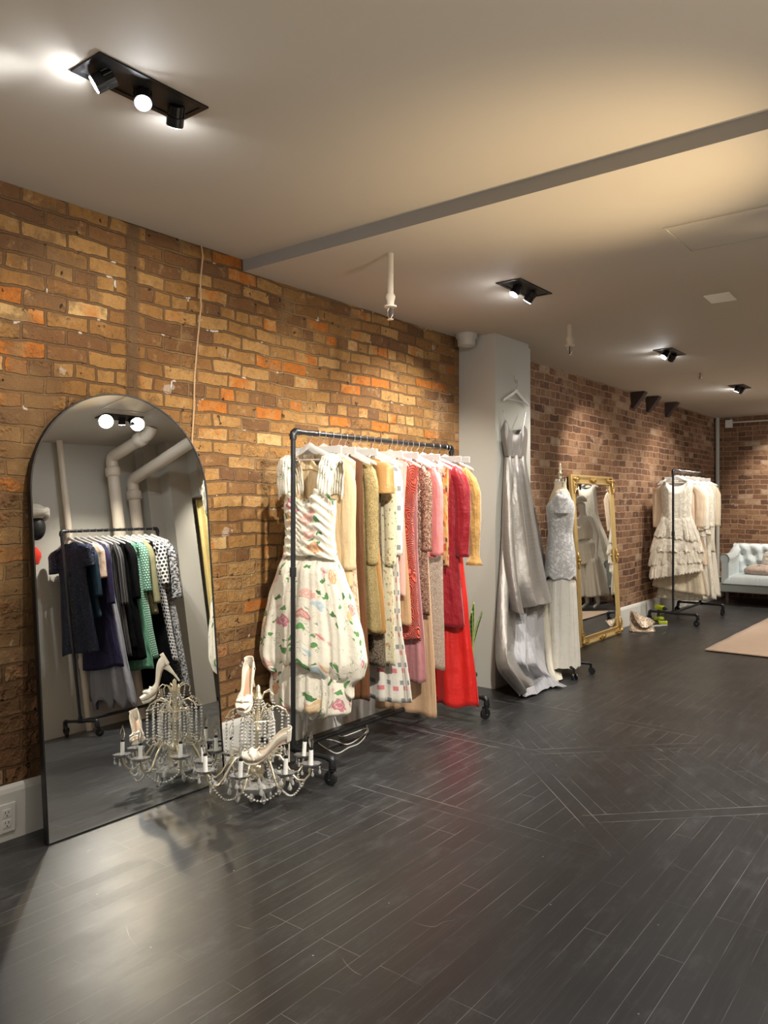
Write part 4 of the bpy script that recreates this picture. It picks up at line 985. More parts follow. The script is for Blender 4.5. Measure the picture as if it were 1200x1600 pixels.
    for k in range(20):
        a = k * 2 * PI / 20; d = Vector((math.cos(a), math.sin(a), 0)); Z = Vector((0, 0, 1))
        strand([d * .078 + Z * .368, d * .085 + Z * .29, d * .080 + Z * .215], .0076, .0160, big=.009).build('bead_strand', M['glass'], t)
        if k % 2 == 0: strand([d * .02 + Z * .47, d * .045 + Z * .42, d * .078 + Z * .372], .0055, .0125).build('bead_strand', M['glass'], t)
    for k in range(10):
        a = k * 2 * PI / 10 + .2; r = .11 if k % 2 else .075; m = MB()
        m.lathe([(0, .078), (.004, .066), (.014, .036), (.009, .020), (0, .012)], (r * math.cos(a), r * math.sin(a), .002), 8).build('crystal_drop', M['glass'], t)
chandelier()

# ------------------------------------------------------------------ white peep-toe pumps
C['satinwhite'] = silk('white_satin', (.80, .74, .62), .35, .15, .0, .85)
C['nude'] = solid('nude_leather', (.66, .42, .28), .45)
def pump(loc, rot, label):
    t = thing('peep_toe_pump', label, 'shoe', loc); t.rotation_euler = rot; t['group'] = 'white peep-toe pumps'
    Ls = .225
    def zs(s): return lerp(.112, .022, sstep(.08, .68, s)) + .004 * sstep(.85, 1, s) * 2
    def wd(s): return interp([(0, .012), (.05, .025), (.2, .028), (.45, .026), (.68, .038), (.85, .036), (1, .020)], s)
    def up(u, v):
        s = v; A = lerp(R(118), PI, sstep(.60, .70, s)); hgt = interp([(0, .058), (.2, .048), (.5, .028), (.68, .040), (.85, .032), (1.0, .022)], s)
        a = lerp(-A, A, u); w = wd(s); x = s * Ls * .96; yy = w * math.sin(a) * (1.0 if abs(a) < PI / 2 else 1); z = zs(s) + hgt * (1 - math.cos(a)) / 2 * (1.25 if A < 3 else 1)
        if s > .6: z += .0015 * math.sin(a * 9 + s * 60)
        x2 = x - .010 * sstep(.15, 0, s) * ((1 - math.cos(a)) / 2)
        return (x2 - .0 , yy, z)
    MB().grid(up, 40, 44, uvs=(.2, .25)).build('upper', C['satinwhite'], t, solid=.002, angle=180)
    # back counter
    def ct(u, v):
        a = lerp(-PI / 2, PI / 2, u); r = .0255; z = zs(.03) + .066 * v
        return (.012 - r * .8 * math.cos(a) - .004 * v, r * (1 - .1 * v) * math.sin(a), z)
    MB().grid(ct, 18, 8, uvs=(.1, .05)).build('heel_counter', C['satinwhite'], t, solid=.002, angle=180)
    def ins(u, v): s = lerp(.0, .97, v); return (s * Ls * .96, (u - .5) * 2 * wd(s) * .86, zs(s) + .0045)
    MB().grid(ins, 8, 24).build('insole', C['nude'], t, solid=.001)
    sm = MB()
    def so(u, v):
        s = lerp(0, 1, v); a = u * 2 * PI; th = lerp(.002, .010, sstep(.6, .72, s)); return (s * Ls * .97, wd(s) * math.cos(a) * .98, zs(s) - th + th * math.sin(a))
    sm.grid(so, 16, 30, cu=True, cap0=True, cap1=True).build('platform_sole', C['satinwhite'], t)
    MB().tube([(.016, 0, .112), (.010, 0, .085), (.004, 0, .045), (.002, 0, .0)], [.019, .013, .0065, .0045], 12).build('stiletto_heel', C['satinwhite'], t)
    kn = MB()
    for s in (-1, 1):
        kn.tube([(Ls * .70, s * .036, .036), (Ls * .76, s * .022, .060), (Ls * .80, 0, .062)], [.008, .012, .008], 8, flat=.6)
    kn.ball((Ls * .80, 0, .062), .010, 10, 8); kn.build('twisted_vamp', C['satinwhite'], t)
    return t
# one hooked toe-down over the crown, one lying across the arms
Rc = Vector((math.cos(YAW), math.sin(YAW), 0)); Fc = Vector((-math.sin(YAW), math.cos(YAW), 0))
def frame(xd, zd):
    x = Vector(xd).normalized(); z = Vector(zd); z = (z - x * z.dot(x)).normalized(); y = z.cross(x)
    return Matrix((x, y, z)).transposed().to_euler()
pA = Vector((CAMX, 0, CAMH)) + (Fc + Rc * ((397 - 600) / FOC) - Vector((0, 0, (1072 - HORIZON) / FOC))) * 3.85
pump(pA, frame(-Fc * .88 - Rc * .12 + Vector((0, 0, -.45)), Vector((0, 0, 1))), 'white satin peep-toe pump hooked upright on top of the chandelier')
pB = Vector((CAMX, 0, CAMH)) + (Fc + Rc * ((452 - 600) / FOC) - Vector((0, 0, (1190 - HORIZON) / FOC))) * 3.62
pump(pB, frame(-Rc * .95 - Fc * .10 + Vector((0, 0, .0)), Vector((0, 0, 1)) - Fc * .25), 'white satin peep-toe pump lying across the chandelier arms')

# ------------------------------------------------------------------ small things under and behind the first rack
pts = [pix(px, py, 2, .006) for px, py in ((500, 1160), (514, 1172), (528, 1177), (545, 1168), (560, 1162), (571, 1150), (573, 1138))]
pts = [Vector((.12, 3.52, .13)), Vector((.15, 3.55, .16)), Vector((.17, 3.58, .05)), Vector((.19, 3.6, .006))] + pts[::-1][:-1]
pts += [pix(px, py, 2, .006) for px, py in ((497, 1160), (505, 1155), (522, 1157), (543, 1163), (563, 1152), (574, 1140), (570, 1128))]
def smooth(P, n=5):
    P = [Vector(p) for p in P]; N = (len(P) - 1) * n; return [crow(P, i / N) for i in range(N + 1)]
tag(MB().tube(smooth(pts), .0035, 6).build('power_cord', M['white']), 'white looped power cord lying on the floor under the rack', 'cord')
t_ = thing('plug_adapter', 'white plug adapter in the outlet behind the rack', 'plug', (.055, 3.52, .15))
MB().box((0, 0, 0), (.055, .05, .07)).build('adapter_body', M['white'], t_, bevel=.004)

def snake_plant(x, y):
    t = thing('snake_plant', 'snake plant in a dark green pot between rack and column', 'plant', (x, y, 0))
    MB().lathe([(.05, 0), (.066, .13), (.075, .135), (.075, .155), (.066, .155), (.062, .13), (0, .13)], n=24).build('pot', solid('dark_green_pot', (.02, .05, .04), .45), t)
    tt = NT('snake_plant_leaf'); X = tt.xyz(tt.uv()); b = tt.math('SINE', tt.math('ADD', tt.math('MULTIPLY', X[1], 90), tt.math('MULTIPLY', tt.noise(tt.uv(), 14, 3), 9)))
    cc = tt.mix(tt.step(b, .1, .8), (.035, .10, .035), (.11, .22, .08)); cc = tt.mix(tt.step(tt.math('ABSOLUTE', tt.math('SUBTRACT', X[0], .5)), .42, .46), cc, (.45, .5, .14)); lm = tt.fin(cc, .4)
    rr = random.Random(4)
    for a, h, ln in ((-.3, .58, .05), (.9, .50, .10), (2.2, .62, .04), (3.6, .42, .12), (4.7, .36, .16), (5.6, .52, .08)):
        d = Vector((math.cos(a), math.sin(a), 0)); q = Vector((-d.y, d.x, 0))
        def lf(u, v):
            w = .028 * math.sin(PI * min(1, .22 + v * .78)) ** .7 * (1 if v < .98 else .2) + .001; e = (u - .5) * 2; tw = v * .9
            s = q * math.cos(tw) + d * math.sin(tw)
            return tuple(d * (.015 + ln * v * v) + s * (e * w) + d * (.010 * e * e) + Vector((0, 0, .12 + h * v)))
        MB().grid(lf, 8, 22, uvs=(1, 1)).build('leaf', lm, t, solid=.003)
snake_plant(.215, 5.02)

# ------------------------------------------------------------------ far rack: white and ivory dresses
C['whitelace'] = lace('white_lace', (.84, .79, .68), (.66, .58, .46), 80)
C['tulle'] = fabric('ivory_tulle', (.74, .68, .56), .85, bumps=.7)
C['ivorysatin'] = fabric('ivory_satin', (.76, .66, .50), .5)
C['eggshell'] = fabric('eggshell_chiffon', (.78, .74, .64), .7)
C['peach'] = fabric('peach_sheer', (.74, .58, .42), .7)
GR3 = 'white garments on the far pipe rack'
def g3(name, label, cat, mat, y, rows, rz=6, **kw):
    prof = [(-.10, rows[0][1])] + [(rz_(py, y), hw) for py, hw in rows[1:]]
    return garment(name, label, cat, C[mat], (R3[0] + kw.pop('dx', 0), y, RAILZ), R(rz), prof, group=GR3, **kw)
def tiered_dress():
    y = 9.49; root = thing('tiered_lace_dress', 'ivory tiered lace dress facing the room at the front of the far rack', 'dress', (R3[0], y, RAILZ), R(20), GR3)
    z = lambda py: rz_(py, y)
    body([(-.10, .19), (-.30, .175), (z(812), .158)], dep=.052, nw=.12, nd=.09, A0=.003, A1=.006, k=9, seed=71).build('bodice', C['whitelace'], root, solid=.003, angle=180)
    for i, (a, b, w0, w1, mat) in enumerate(((801, 845, .165, .27, 'whitelace'), (833, 865, .25, .31, 'whitelace'), (852, 884, .28, .32, 'tulle'), (866, 901, .27, .31, 'whitelace'))):
        body([(z(a), w0), (z(b), w1)], depth_prof=[(z(a), .056 + .008 * i), (z(b), .080 + .006 * i)], top=z(a), slope=0, nw=.01, nd=0, nback=0, A0=.004, A1=.020, k=15 + 3 * i, seed=72 + i, nu=180, nv=16,
             hem=lambda e, s, i=i: .022 * abs(math.sin(e * (15 + i * 4))) + .03 * e * (i - 1)).build('lace_tier', C[mat], root, solid=.003, angle=180)
    hanger('wood', R3[0], y, RAILZ, R(20), 'white wooden hanger carrying the tiered lace dress', 'hangers ' + GR3)
tiered_dress()
g3('sheer_robe', 'sheer peach-cream robe with long sleeves behind the tiered dress', 'robe', 'peach', 9.56, [(0, .20), (780, .20), (860, .22)], rz=18, dep=.03, A1=.008, k=6, seed=80, sl=SL(.55, r0=.06, r1=.055, out=.05, wr=.004))
g3('long_skirt', 'ivory satin long skirt with uneven hem under the tiered dress', 'skirt', 'ivorysatin', 9.60, [(0, .17), (860, .23), (925, .33)], rz=12, dep=.05, A1=.03, k=10, seed=81, top=-.14, hang='clip', hlabel='white clip hanger for the ivory satin skirt', hem=lambda e, s: -.05 * e)
g3('frilled_dress', 'long cream frilled dress, lowest hem in the middle of the far rack', 'dress', 'whitelace', 9.70, [(0, .19), (800, .18), (900, .24), (938, .30)], dep=.045, A1=.028, k=13, seed=82)
for i, (nm, lb, ct, mt, y, hem, sl_, w) in enumerate((
        ('ruffled_blouse', 'cream blouse with ruffled front, just right of the peach robe', 'blouse', 'ivorysatin', 9.79, 830, .55, .20),
        ('cream_jacket', 'cream boxy jacket ending above the tiered hems', 'jacket', 'eggshell', 9.88, 838, .58, .21),
        ('peach_dress', 'narrow peach sheer dress between cream garments', 'dress', 'peach', 9.96, 884, None, .17),
        ('chiffon_dress', 'eggshell chiffon long dress in the middle of the far rack', 'dress', 'eggshell', 10.04, 932, None, .19),
        ('lace_jacket', 'white lace jacket with long sleeves on the far rack', 'jacket', 'whitelace', 10.13, 836, .56, .20),
        ('lace_gown', 'white lace gown with scalloped floor-near hem', 'dress', 'whitelace', 10.22, 936, None, .20),
        ('tulle_dress', 'ivory tulle dress near the end of the far rack', 'dress', 'tulle', 10.30, 862, None, .20),
        ('long_lace_gown', 'eggshell gown with wide pale hem beside the sofa', 'dress', 'eggshell', 10.37, 932, None, .21),
        ('cream_sweater', 'cream sweater with long sleeve, last on the far rack by the sofa', 'sweater', 'ivorysatin', 10.44, 800, .55, .20))):
    g3(nm, lb, ct, mt, y, [(0, w), ((800 + hem) // 2 - 20, w - .01), (hem, w + (.06 if hem > 870 else .02))], rz=6 + (i % 3) * 3, dep=.03, A1=.010 + (.012 if hem > 870 else 0), k=6 + i % 4, seed=90 + i,
       sl=SL(sl_, r0=.05, r1=.045, out=.02, wr=.004) if sl_ else None, hang='wood' if i % 3 else 'clip')

# things on the floor by the far wall
tt = sequin('champagne_beads', (.45, .32, .22), (.85, .74, .60), 55, .4)
pt = thing('beaded_pouch', 'champagne beaded evening pouch slumped on the floor against the baseboard', 'bag', (.25, 8.66, 0), R(-52))
def pf(u, v):
    a = u * 2 * PI; L_ = lerp(.145, .125, v); yy = -L_ * math.sin(a) * abs(math.sin(a)) ** -.3 if abs(math.sin(a)) > 1e-3 else 0.0
    h = .225 * (1 - .50 * (yy / .145 + 1) / 2); d = lerp(.060, .016, v ** .7)
    return (d * math.cos(a) - .10 * v + .05 + .006 * math.sin(yy * 60 + v * 9), yy + .02 * v, .004 + h * v)
MB().grid(pf, 60, 24, cu=True, cap0=True, cap1=True, uvs=(.8, .3)).build('pouch', tt, pt, angle=180)
def ff(u, v):
    yy = (u - .5) * .25; h = .225 * (1 - .50 * u)
    return (.075 + .018 * math.sin(v * PI) - .10 * (1 - v) + .035 * v, yy + .02 * (1 - v), h * (1 - .72 * v * (1 - abs(2 * u - 1) ** 2)) + .002)
MB().grid(ff, 24, 16, uvs=(.3, .2)).build('flap', tt, pt, solid=.006)
lime = solid('lime_plastic', (.42, .50, .02), .4); dk = solid('charcoal_plastic', (.03, .03, .032), .5)
dr = thing('cordless_drill', 'lime green and black cordless drill standing by the far baseboard', 'drill', (.20, 9.50, 0), R(-35))
MB().tube([(-.09, 0, .165), (-.07, 0, .165), (.05, 0, .165), (.06, 0, .165)], [.028, .034, .034, .026], 14).build('motor_housing', lime, dr)
MB().tube([(.06, 0, .165), (.085, 0, .165), (.11, 0, .165)], [.024, .020, .011], 12).build('chuck', dk, dr)
MB().tube([(-.035, 0, .14), (-.045, 0, .10), (-.05, 0, .055)], [.022, .019, .022], 12, flat=.8).build('grip', dk, dr)
MB().box((-.04, 0, .028), (.115, .072, .052)).build('battery', lime, dr, bevel=.008)
bt = thing('battery_charger', 'lime and black battery lying in front of the drill', 'battery', (.29, 9.30, 0), R(25))
MB().box((0, 0, .022), (.10, .07, .040)).build('case', lime, bt, bevel=.008); MB().box((0, 0, .046), (.07, .05, .012)).build('terminal', dk, bt, bevel=.003)
h = copy_tree(protoH['clip']); h.location = (.36, 9.02, .008); h.rotation_euler = (R(90), 0, R(62)); tag(h, 'white clip hanger lying on the floor beside the beaded pouch', 'hanger')

# ------------------------------------------------------------------ sofa
C['sofa'] = fabric('pale_blue_linen', (.62, .69, .71), .75, bumps=.2)
C['sofagrey'] = fabric('grey_green_linen', (.33, .36, .34), .8, bumps=.15)
C['fur'] = fabric('blush_faux_fur', (.66, .52, .44), .95, bumps=1.0)
C['fur2'] = fabric('ivory_faux_fur', (.70, .66, .58), .95, bumps=1.0)
def sofa():
    x0, x1, yf, yb = .33, 1.58, 11.62, 12.50
    t = thing('tufted_sofa', 'pale blue button-tufted sofa against the far brick wall', 'sofa', ((x0 + x1) / 2, yf, 0)); ox = (x0 + x1) / 2; Wd = x1 - x0; D = yb - yf
    MB().box((0, D / 2, .245), (Wd, D, .13)).build('seat_rail', C['sofagrey'], t, bevel=.012)
    def sm(u, v):
        a = v * PI; return ((u - .5) * (Wd - .08), 0, 0)
    def seat(u, v):
        x = (u - .5) * 2; y = v; hx = (Wd / 2 - .04) * x; yy = -.02 + y * (D - .14)
        e = (1 - abs(x) ** 8) * (1 - abs(2 * y - 1) ** 10); return (hx, yy, .30 + .115 * e ** .4 + .012 * math.sin(y * 3))
    MB().grid(seat, 60, 30).build('seat_cushion', C['sofa'], t, angle=180)
    by = D - .20
    def back(u, v):
        x = (u - .5) * (Wd - .02); z = .36 + v * .50; sx = x / .16; sz = (v * 3.1)
        d = 1e9
        for i in (math.floor(sx), math.floor(sx) + 1, math.floor(sx) - 1):
            for j in range(0, 4):
                qx = i + (.5 if j % 2 else 0); d = min(d, math.hypot((sx - qx), (sz - j) * .9))
        dp = .05 * sstep(0, .55, d) ** .6; fold = .012 * abs(math.sin(PI * (sx + sz * .5))) * abs(math.sin(PI * (sx - sz * .5)))
        roll = .05 * math.sin(max(0, (v - .82) / .18) * PI / 2); e = 1 - abs(2 * u - 1) ** 14
        return (x, by + .10 * (v - .5) - dp * e - fold + (.12 * ((v - .88) / .12) ** 2 if v > .88 else 0), z - (.02 * ((v - .9) / .1) ** 2 if v > .9 else 0))
    MB().grid(back, 150, 60).build('tufted_back', C['sofa'], t, angle=180)
    MB().box((0, by + .14, .56), (Wd, .14, .56)).build('back_frame', C['sofagrey'], t, bevel=.03)
    bm = MB()
    for j in range(1, 3):
        for i in range(-4, 5):
            x = (i + (.5 if j % 2 else 0)) * .16
            if abs(x) < Wd / 2 - .05: bm.ball((x, by + .10 * (j / 3.1 - .5) - .006, .36 + j / 3.1 * .50), .011, 8, 6, sy=.6)
    bm.build('tuft_buttons', C['sofa'], t)
    for s in (-1, 1):
        m = MB(); pr = [(0, .18), (0, .60), (-.01, .66), (.015, .705), (.05, .72), (.09, .71), (.115, .675), (.11, .63), (.095, .60), (.095, .18)]
        def arm(u, v):
            j = u * (len(pr) - 1); i = min(len(pr) - 2, int(j)); q = j - i; a, b = pr[i], pr[i + 1]; h = lerp(a[1], b[1], q); y = v * (D - .05)
            return (s * (Wd / 2 - .12 + lerp(a[0], b[0], q)), y + .01, h + (.12 * sstep(.35, 1, v) if h > .4 else 0))
        m.grid(arm, 40, 20); k = 41
        m.f.append([i for i in range(k)]); m.uv.append([(0, 0)] * k)
        m.build('rolled_arm', C['sofa'] if s else None, t, angle=60)
        tr = MB().tube([(s * (Wd / 2 - .12 + a), .004, b) for a, b in pr[1:-1]], .009, 6); tr.build('arm_piping', C['sofagrey'], t)
        for y in (.06, D - .08):
            g = MB().lathe([(.018, 0), (.024, .02), (.016, .045), (.028, .075), (.016, .10), (.030, .13), (.034, .18)], (s * (Wd / 2 - .09), y, 0), 16); g.build('leg', M['bracket'], t)
sofa()
def pillow(name, label, loc, rot, sx, sy, sz, mat):
    t = thing(name, label, 'pillow', loc); t.rotation_euler = rot; t['group'] = 'faux fur pillows on the sofa'
    rr = random.Random(9)
    def f(u, v):
        a = u * 2 * PI; b = (v - .5) * PI; cx = math.cos(b) ** .45; ex = lambda q: abs(q) ** .6 * (1 if q > 0 else -1)
        n = 1 + .025 * math.sin(a * 19 + v * 50) + .02 * math.sin(a * 31 - v * 33)
        return (sx * cx * ex(math.cos(a)) * n, sy * cx * ex(math.sin(a)) * n, sz * math.sin(b) * n)
    MB().grid(f, 70, 26, cu=True, cap0=True, cap1=True).build('cushion', C[mat], t, angle=180); return t
pillow('fur_pillow', 'flat blush faux fur pillow lying on the sofa seat', (.80, 12.00, .482), (R(6), 0, R(-8)), .21, .19, .065, 'fur')
pillow('fur_pillow', 'ivory faux fur pillow propped against the sofa back', (1.0, 12.10, .60), (R(72), 0, R(-10)), .22, .17, .06, 'fur2')

# ------------------------------------------------------------------ rug
def rug():
    x0, x1, y0, y1 = 1.16, 3.35, 7.86, 10.85
    tt = NT('pale_peach_rug'); co = tt.obj(); v = tt.n('TexVoronoi', Vector=tt.scale(co, (1, .5, 1)), Scale=5.0)
    c = tt.mix(tt.math('MULTIPLY', tt.noise(co, 5, 4, .7), .8), (.66, .50, .38), (.54, .38, .28)); tt.bump(tt.math('ADD', tt.noise(tt.scale(co, (6, 1.5, 1)), 2, 4), tt.math('MULTIPLY', tt.noise(co, 260, 2), .4)), .6, .01)
    mt = tt.fin(c, .95, 0, Sheen_Weight=.2)
    def f(u, v): return (lerp(x0, x1, u) - (x0 + x1) / 2, lerp(y0, y1, v) - y0 + .03 * u * (1 - v), .010 + .0035 * math.sin(u * 9 + v * 14) * math.sin(v * 11) + .002)
    o = MB().grid(f, 40, 60).build('area_rug', mt, None, solid=.010, angle=180); o.location = ((x0 + x1) / 2, y0, 0); o.rotation_euler = (0, 0, R(-.6))
    tag(o, 'pale peach area rug on the dark floor before the sofa', 'rug')
rug()

# ------------------------------------------------------------------ what the arched mirror shows of the opposite wall
def pipe_(name, label, pts, r, mat='sprinkler', col=()):
    t = thing(name, label, 'pipe', (pts[0][0], pts[0][1], 0)); o = Vector((pts[0][0], pts[0][1], 0))
    MB().tube([Vector(p) - o for p in pts], r, 20).build('pipe_run', M[mat], t)
    for i, (c, d) in enumerate(col):
        c = Vector(c) - o; d = Vector(d).normalized(); MB().tube([c - d * .05, c - d * .035, c + d * .035, c + d * .05], [r * 1.05, r * 1.28, r * 1.28, r * 1.05], 20).build('coupling', M[mat], t)
def bendp(P, r, n=6):
    P = [Vector(p) for p in P]; out = [P[0]]
    for a, b, c in zip(P, P[1:], P[2:]):
        d1 = (a - b).normalized(); d2 = (c - b).normalized(); p, q = b + d1 * r, b + d2 * r
        for i in range(n + 1):
            t_ = i / n; out.append(p.lerp(b, t_).lerp(b.lerp(q, t_), t_))
    out.append(P[-1]); return out
pipe_('drain_pipe', 'fat cream pipe rising and bending to the ceiling, left one in the arched mirror', bendp([(3.60, 4.46, 0), (3.60, 4.46, 2.60), (3.02, 4.52, 2.70), (2.98, 4.53, 2.765)], .06), .058, col=(((3.60, 4.46, 2.45), (0, 0, 1)), ((3.15, 4.505, 2.68), (-.58, .06, .1))))
pipe_('drain_pipe', 'fat cream pipe with a lower elbow, right one in the arched mirror', bendp([(3.64, 4.70, 0), (3.64, 4.70, 2.38), (2.80, 4.78, 2.56), (2.62, 4.79, 2.58), (2.6, 4.79, 2.765)], .06), .060, col=(((3.64, 4.70, 2.22), (0, 0, 1)),))
pipe_('riser_pipe', 'thin cream riser pipe at the grey wall seen in the arched mirror', [(3.70, 3.98, 0), (3.70, 3.98, H2)], .030, col=(((3.70, 3.98, .62), (0, 0, 1)),))
# dark rack seen in the mirror
C['navy'] = sequin('navy_sequin_lace', (.004, .005, .016), (.05, .065, .14), 200, .3, .62)
C['teal'] = fabric('teal_jersey', (.004, .025, .045), .6, sheen=.03)
C['purple'] = fabric('dark_violet_wool', (.024, .018, .06), .8, sheen=.04)
C['greych'] = fabric('grey_chiffon', (.32, .32, .35), .7)
C['blackv'] = fabric('black_velvet', (.004, .004, .0045), .8, sheen=.0, spec=.1)
t = NT('pinstripe'); X = t.xyz(t.uv()); s_ = t.step(t.math('ABSOLUTE', t.math('SUBTRACT', t.math('FRACT', t.math('MULTIPLY', X[0], 38)), .5)), .42, .46); C['pin'] = t.fin(t.mix(s_, (.015, .014, .014), (.30, .28, .26)), .7)
C['mint'] = fabric('mint_pleats', (.20, .52, .32), .6, bumps=.5)
def dots(name, bg, fg, n, r):
    t = NT(name); X = t.xyz(t.uv()); a = t.math('MULTIPLY', X[0], n); b = t.math('MULTIPLY', X[1], n); row = t.math('FLOOR', b)
    a = t.math('ADD', a, t.math('MULTIPLY', t.math('FLOORED_MODULO', row, 2), .5))
    dx = t.math('SUBTRACT', t.math('FRACT', a), .5); dy = t.math('SUBTRACT', t.math('FRACT', b), .5)
    d = t.math('SQRT', t.math('ADD', t.math('MULTIPLY', dx, dx), t.math('MULTIPLY', dy, dy))); return t.fin(t.mix(t.step(d, r + .04, r), bg, fg), .6)
C['greendot'] = dots('green_white_dots', (.02, .22, .12), (.75, .78, .7), 42, .30)
C['polka'] = dots('white_black_dots', (.78, .76, .72), (.015, .015, .015), 28, .34)
C['olive'] = fabric('olive_wool', (.32, .30, .16), .8)
t = NT('black_white_mottle'); n_ = t.noise(t.uv(), 42, 4, .7); C['mottle'] = t.fin(t.mix(t.step(n_, .46, .54), (.03, .03, .03), (.62, .62, .62)), .5, .2)
C['beige'] = fabric('beige_knit', (.62, .45, .33), .8)
GR2 = 'dark and green garments seen in the arched mirror'
def g2(i, name, label, cat, mat, y, zb, w=.20, we=.24, sl=None, k=6, A1=.012, dep=.026, rz=-8, **kw):
    prof = [(-.10, w), (-.45, w - .03), ((zb - RAILZ) * .6 - .2, (w + we) / 2 - .01), (zb - RAILZ, we)]
    garment(name, label, cat, C[mat], (R2[0], y, RAILZ), R(180 + rz), prof, group=GR2, dep=dep, k=k, A1=A1, seed=200 + i, nu=80, nv=36, sl=sl, **kw)
Y2 = R2[1]
for i, a in enumerate((
    ('sequin_dress', 'navy sequin lace dress at the near end of the mirrored rack', 'dress', 'navy', .07, .72, .21, .25, SL(.22, r0=.07, r1=.07, out=.04)),
    ('teal_dress', 'dark teal dress behind the navy sequin dress', 'dress', 'teal', .14, 1.02, .20, .22, SL(.5, r0=.05, r1=.045, out=.02)),
    ('knit_shirt', 'short beige knit top on the mirrored rack', 'top', 'beige', .20, 1.22, .19, .19, SL(.34, r0=.06, r1=.06, out=.03)),
    ('violet_coat', 'dark violet coat on the mirrored rack', 'coat', 'purple', .27, .55, .20, .27, SL(.58, r0=.055, r1=.045, out=.02)),
    ('chiffon_gown', 'grey chiffon gown with ragged long hem in the mirror', 'dress', 'greych', .34, .22, .18, .32, None),
    ('pinstripe_suit', 'black pinstripe suit jacket in the mirror', 'jacket', 'pin', .41, .62, .20, .22, SL(.6, r0=.05, r1=.045, out=.01)),
    ('black_blouse', 'black sleeveless dress beside the pinstripe jacket in the mirror', 'dress', 'blackv', .47, .68, .19, .22, None),
    ('black_velvet_dress', 'black velvet long-sleeved dress in the mirror', 'dress', 'blackv', .54, .58, .20, .24, SL(.56, r0=.055, r1=.045, out=.02)),
    ('mint_dress', 'mint green pleated dress in the mirror', 'dress', 'mint', .61, .48, .19, .24, None),
    ('dotted_dress', 'green and white dotted dress in the mirror', 'dress', 'greendot', .67, .56, .20, .25, SL(.5, r0=.055, r1=.05, out=.02)),
    ('olive_blazer', 'olive blazer in the mirror', 'jacket', 'olive', .74, .98, .21, .22, SL(.62, r0=.05, r1=.045, out=.02)),
    ('long_black_skirt', 'long black skirt below the olive blazer in the mirror', 'skirt', 'blackv', .81, .28, .18, .30, None),
    ('polka_dress', 'white dress with black polka dots in the mirror', 'dress', 'polka', .88, .50, .20, .25, SL(.45, r0=.055, r1=.05, out=.02)),
    ('mottled_gown', 'black and silver mottled long gown, last on the mirrored rack', 'dress', 'mottle', .96, .25, .21, .27, SL(.60, r0=.065, r1=.06, out=.05)))):
    nm, lb, ct, mt, dy, zb, w, we, s_ = a
    kw = dict(k=12, A1=.03, hem=lambda e, s: .05 * math.sin(e * 11)) if mt == 'greych' else {}
    g2(i, nm, lb, ct, mt, Y2 + dy, zb, w, we, s_, **kw)

# turban on a display head and a red hat on wall pegs, yellow curtain
t_ = thing('turban_head', 'white knotted turban on a display head at the mirror edge', 'display head', (3.52, 3.56, 1.84))
MB().ball((0, 0, .05), .085, 20, 14, sz=1.35).build('head', M['slot'], t_)
m = MB()
for k in range(7):
    a = k * .5 - 1.4; m.tube([(.11 * math.cos(b) * math.cos(a * .3), .105 * math.sin(b), .14 + .035 * k * .35 + .03 * math.sin(b + a)) for b in [2 * PI * j / 18 for j in range(18)]], .028, 8, closed=True)
m.ball((0, 0, .19), .10, 16, 10, sz=.8); m.build('turban', C['eggshell'], t_)
MB().cyl((0, 0, .0), (.26, 0, .0), .012, 10).build('wall_arm', M['chrome'], t_)
t_ = thing('red_hat', 'small round red hat hung on the grey wall at the mirror edge', 'hat', (3.70, 3.60, 1.66))
MB().lathe([(.0, .085), (.05, .07), (.075, .02), (.075, -.02), (.05, -.08), (0, -.09)], n=24).build('crown', fabric('red_felt', (.75, .04, .02), .8), t_)
MB().cyl((0, 0, 0), (.08, 0, .03), .008, 8).build('peg', M['chrome'], t_)
C['yellow'] = silk('mustard_yellow_silk', (.80, .66, .28), .35, .3, .1)
def cf(u, v): return (3.44 + .03 * math.sin(u * 55) + .01 * math.sin(u * 130), 5.33 + u * .9, 2.14 - v * 2.06)
tag(MB().grid(cf, 160, 20, uvs=(1.2, 2)).build('curtain', C['yellow'], solid=.003, angle=180), 'yellow satin curtain beside the grey pier, seen in the arched mirror', 'curtain')

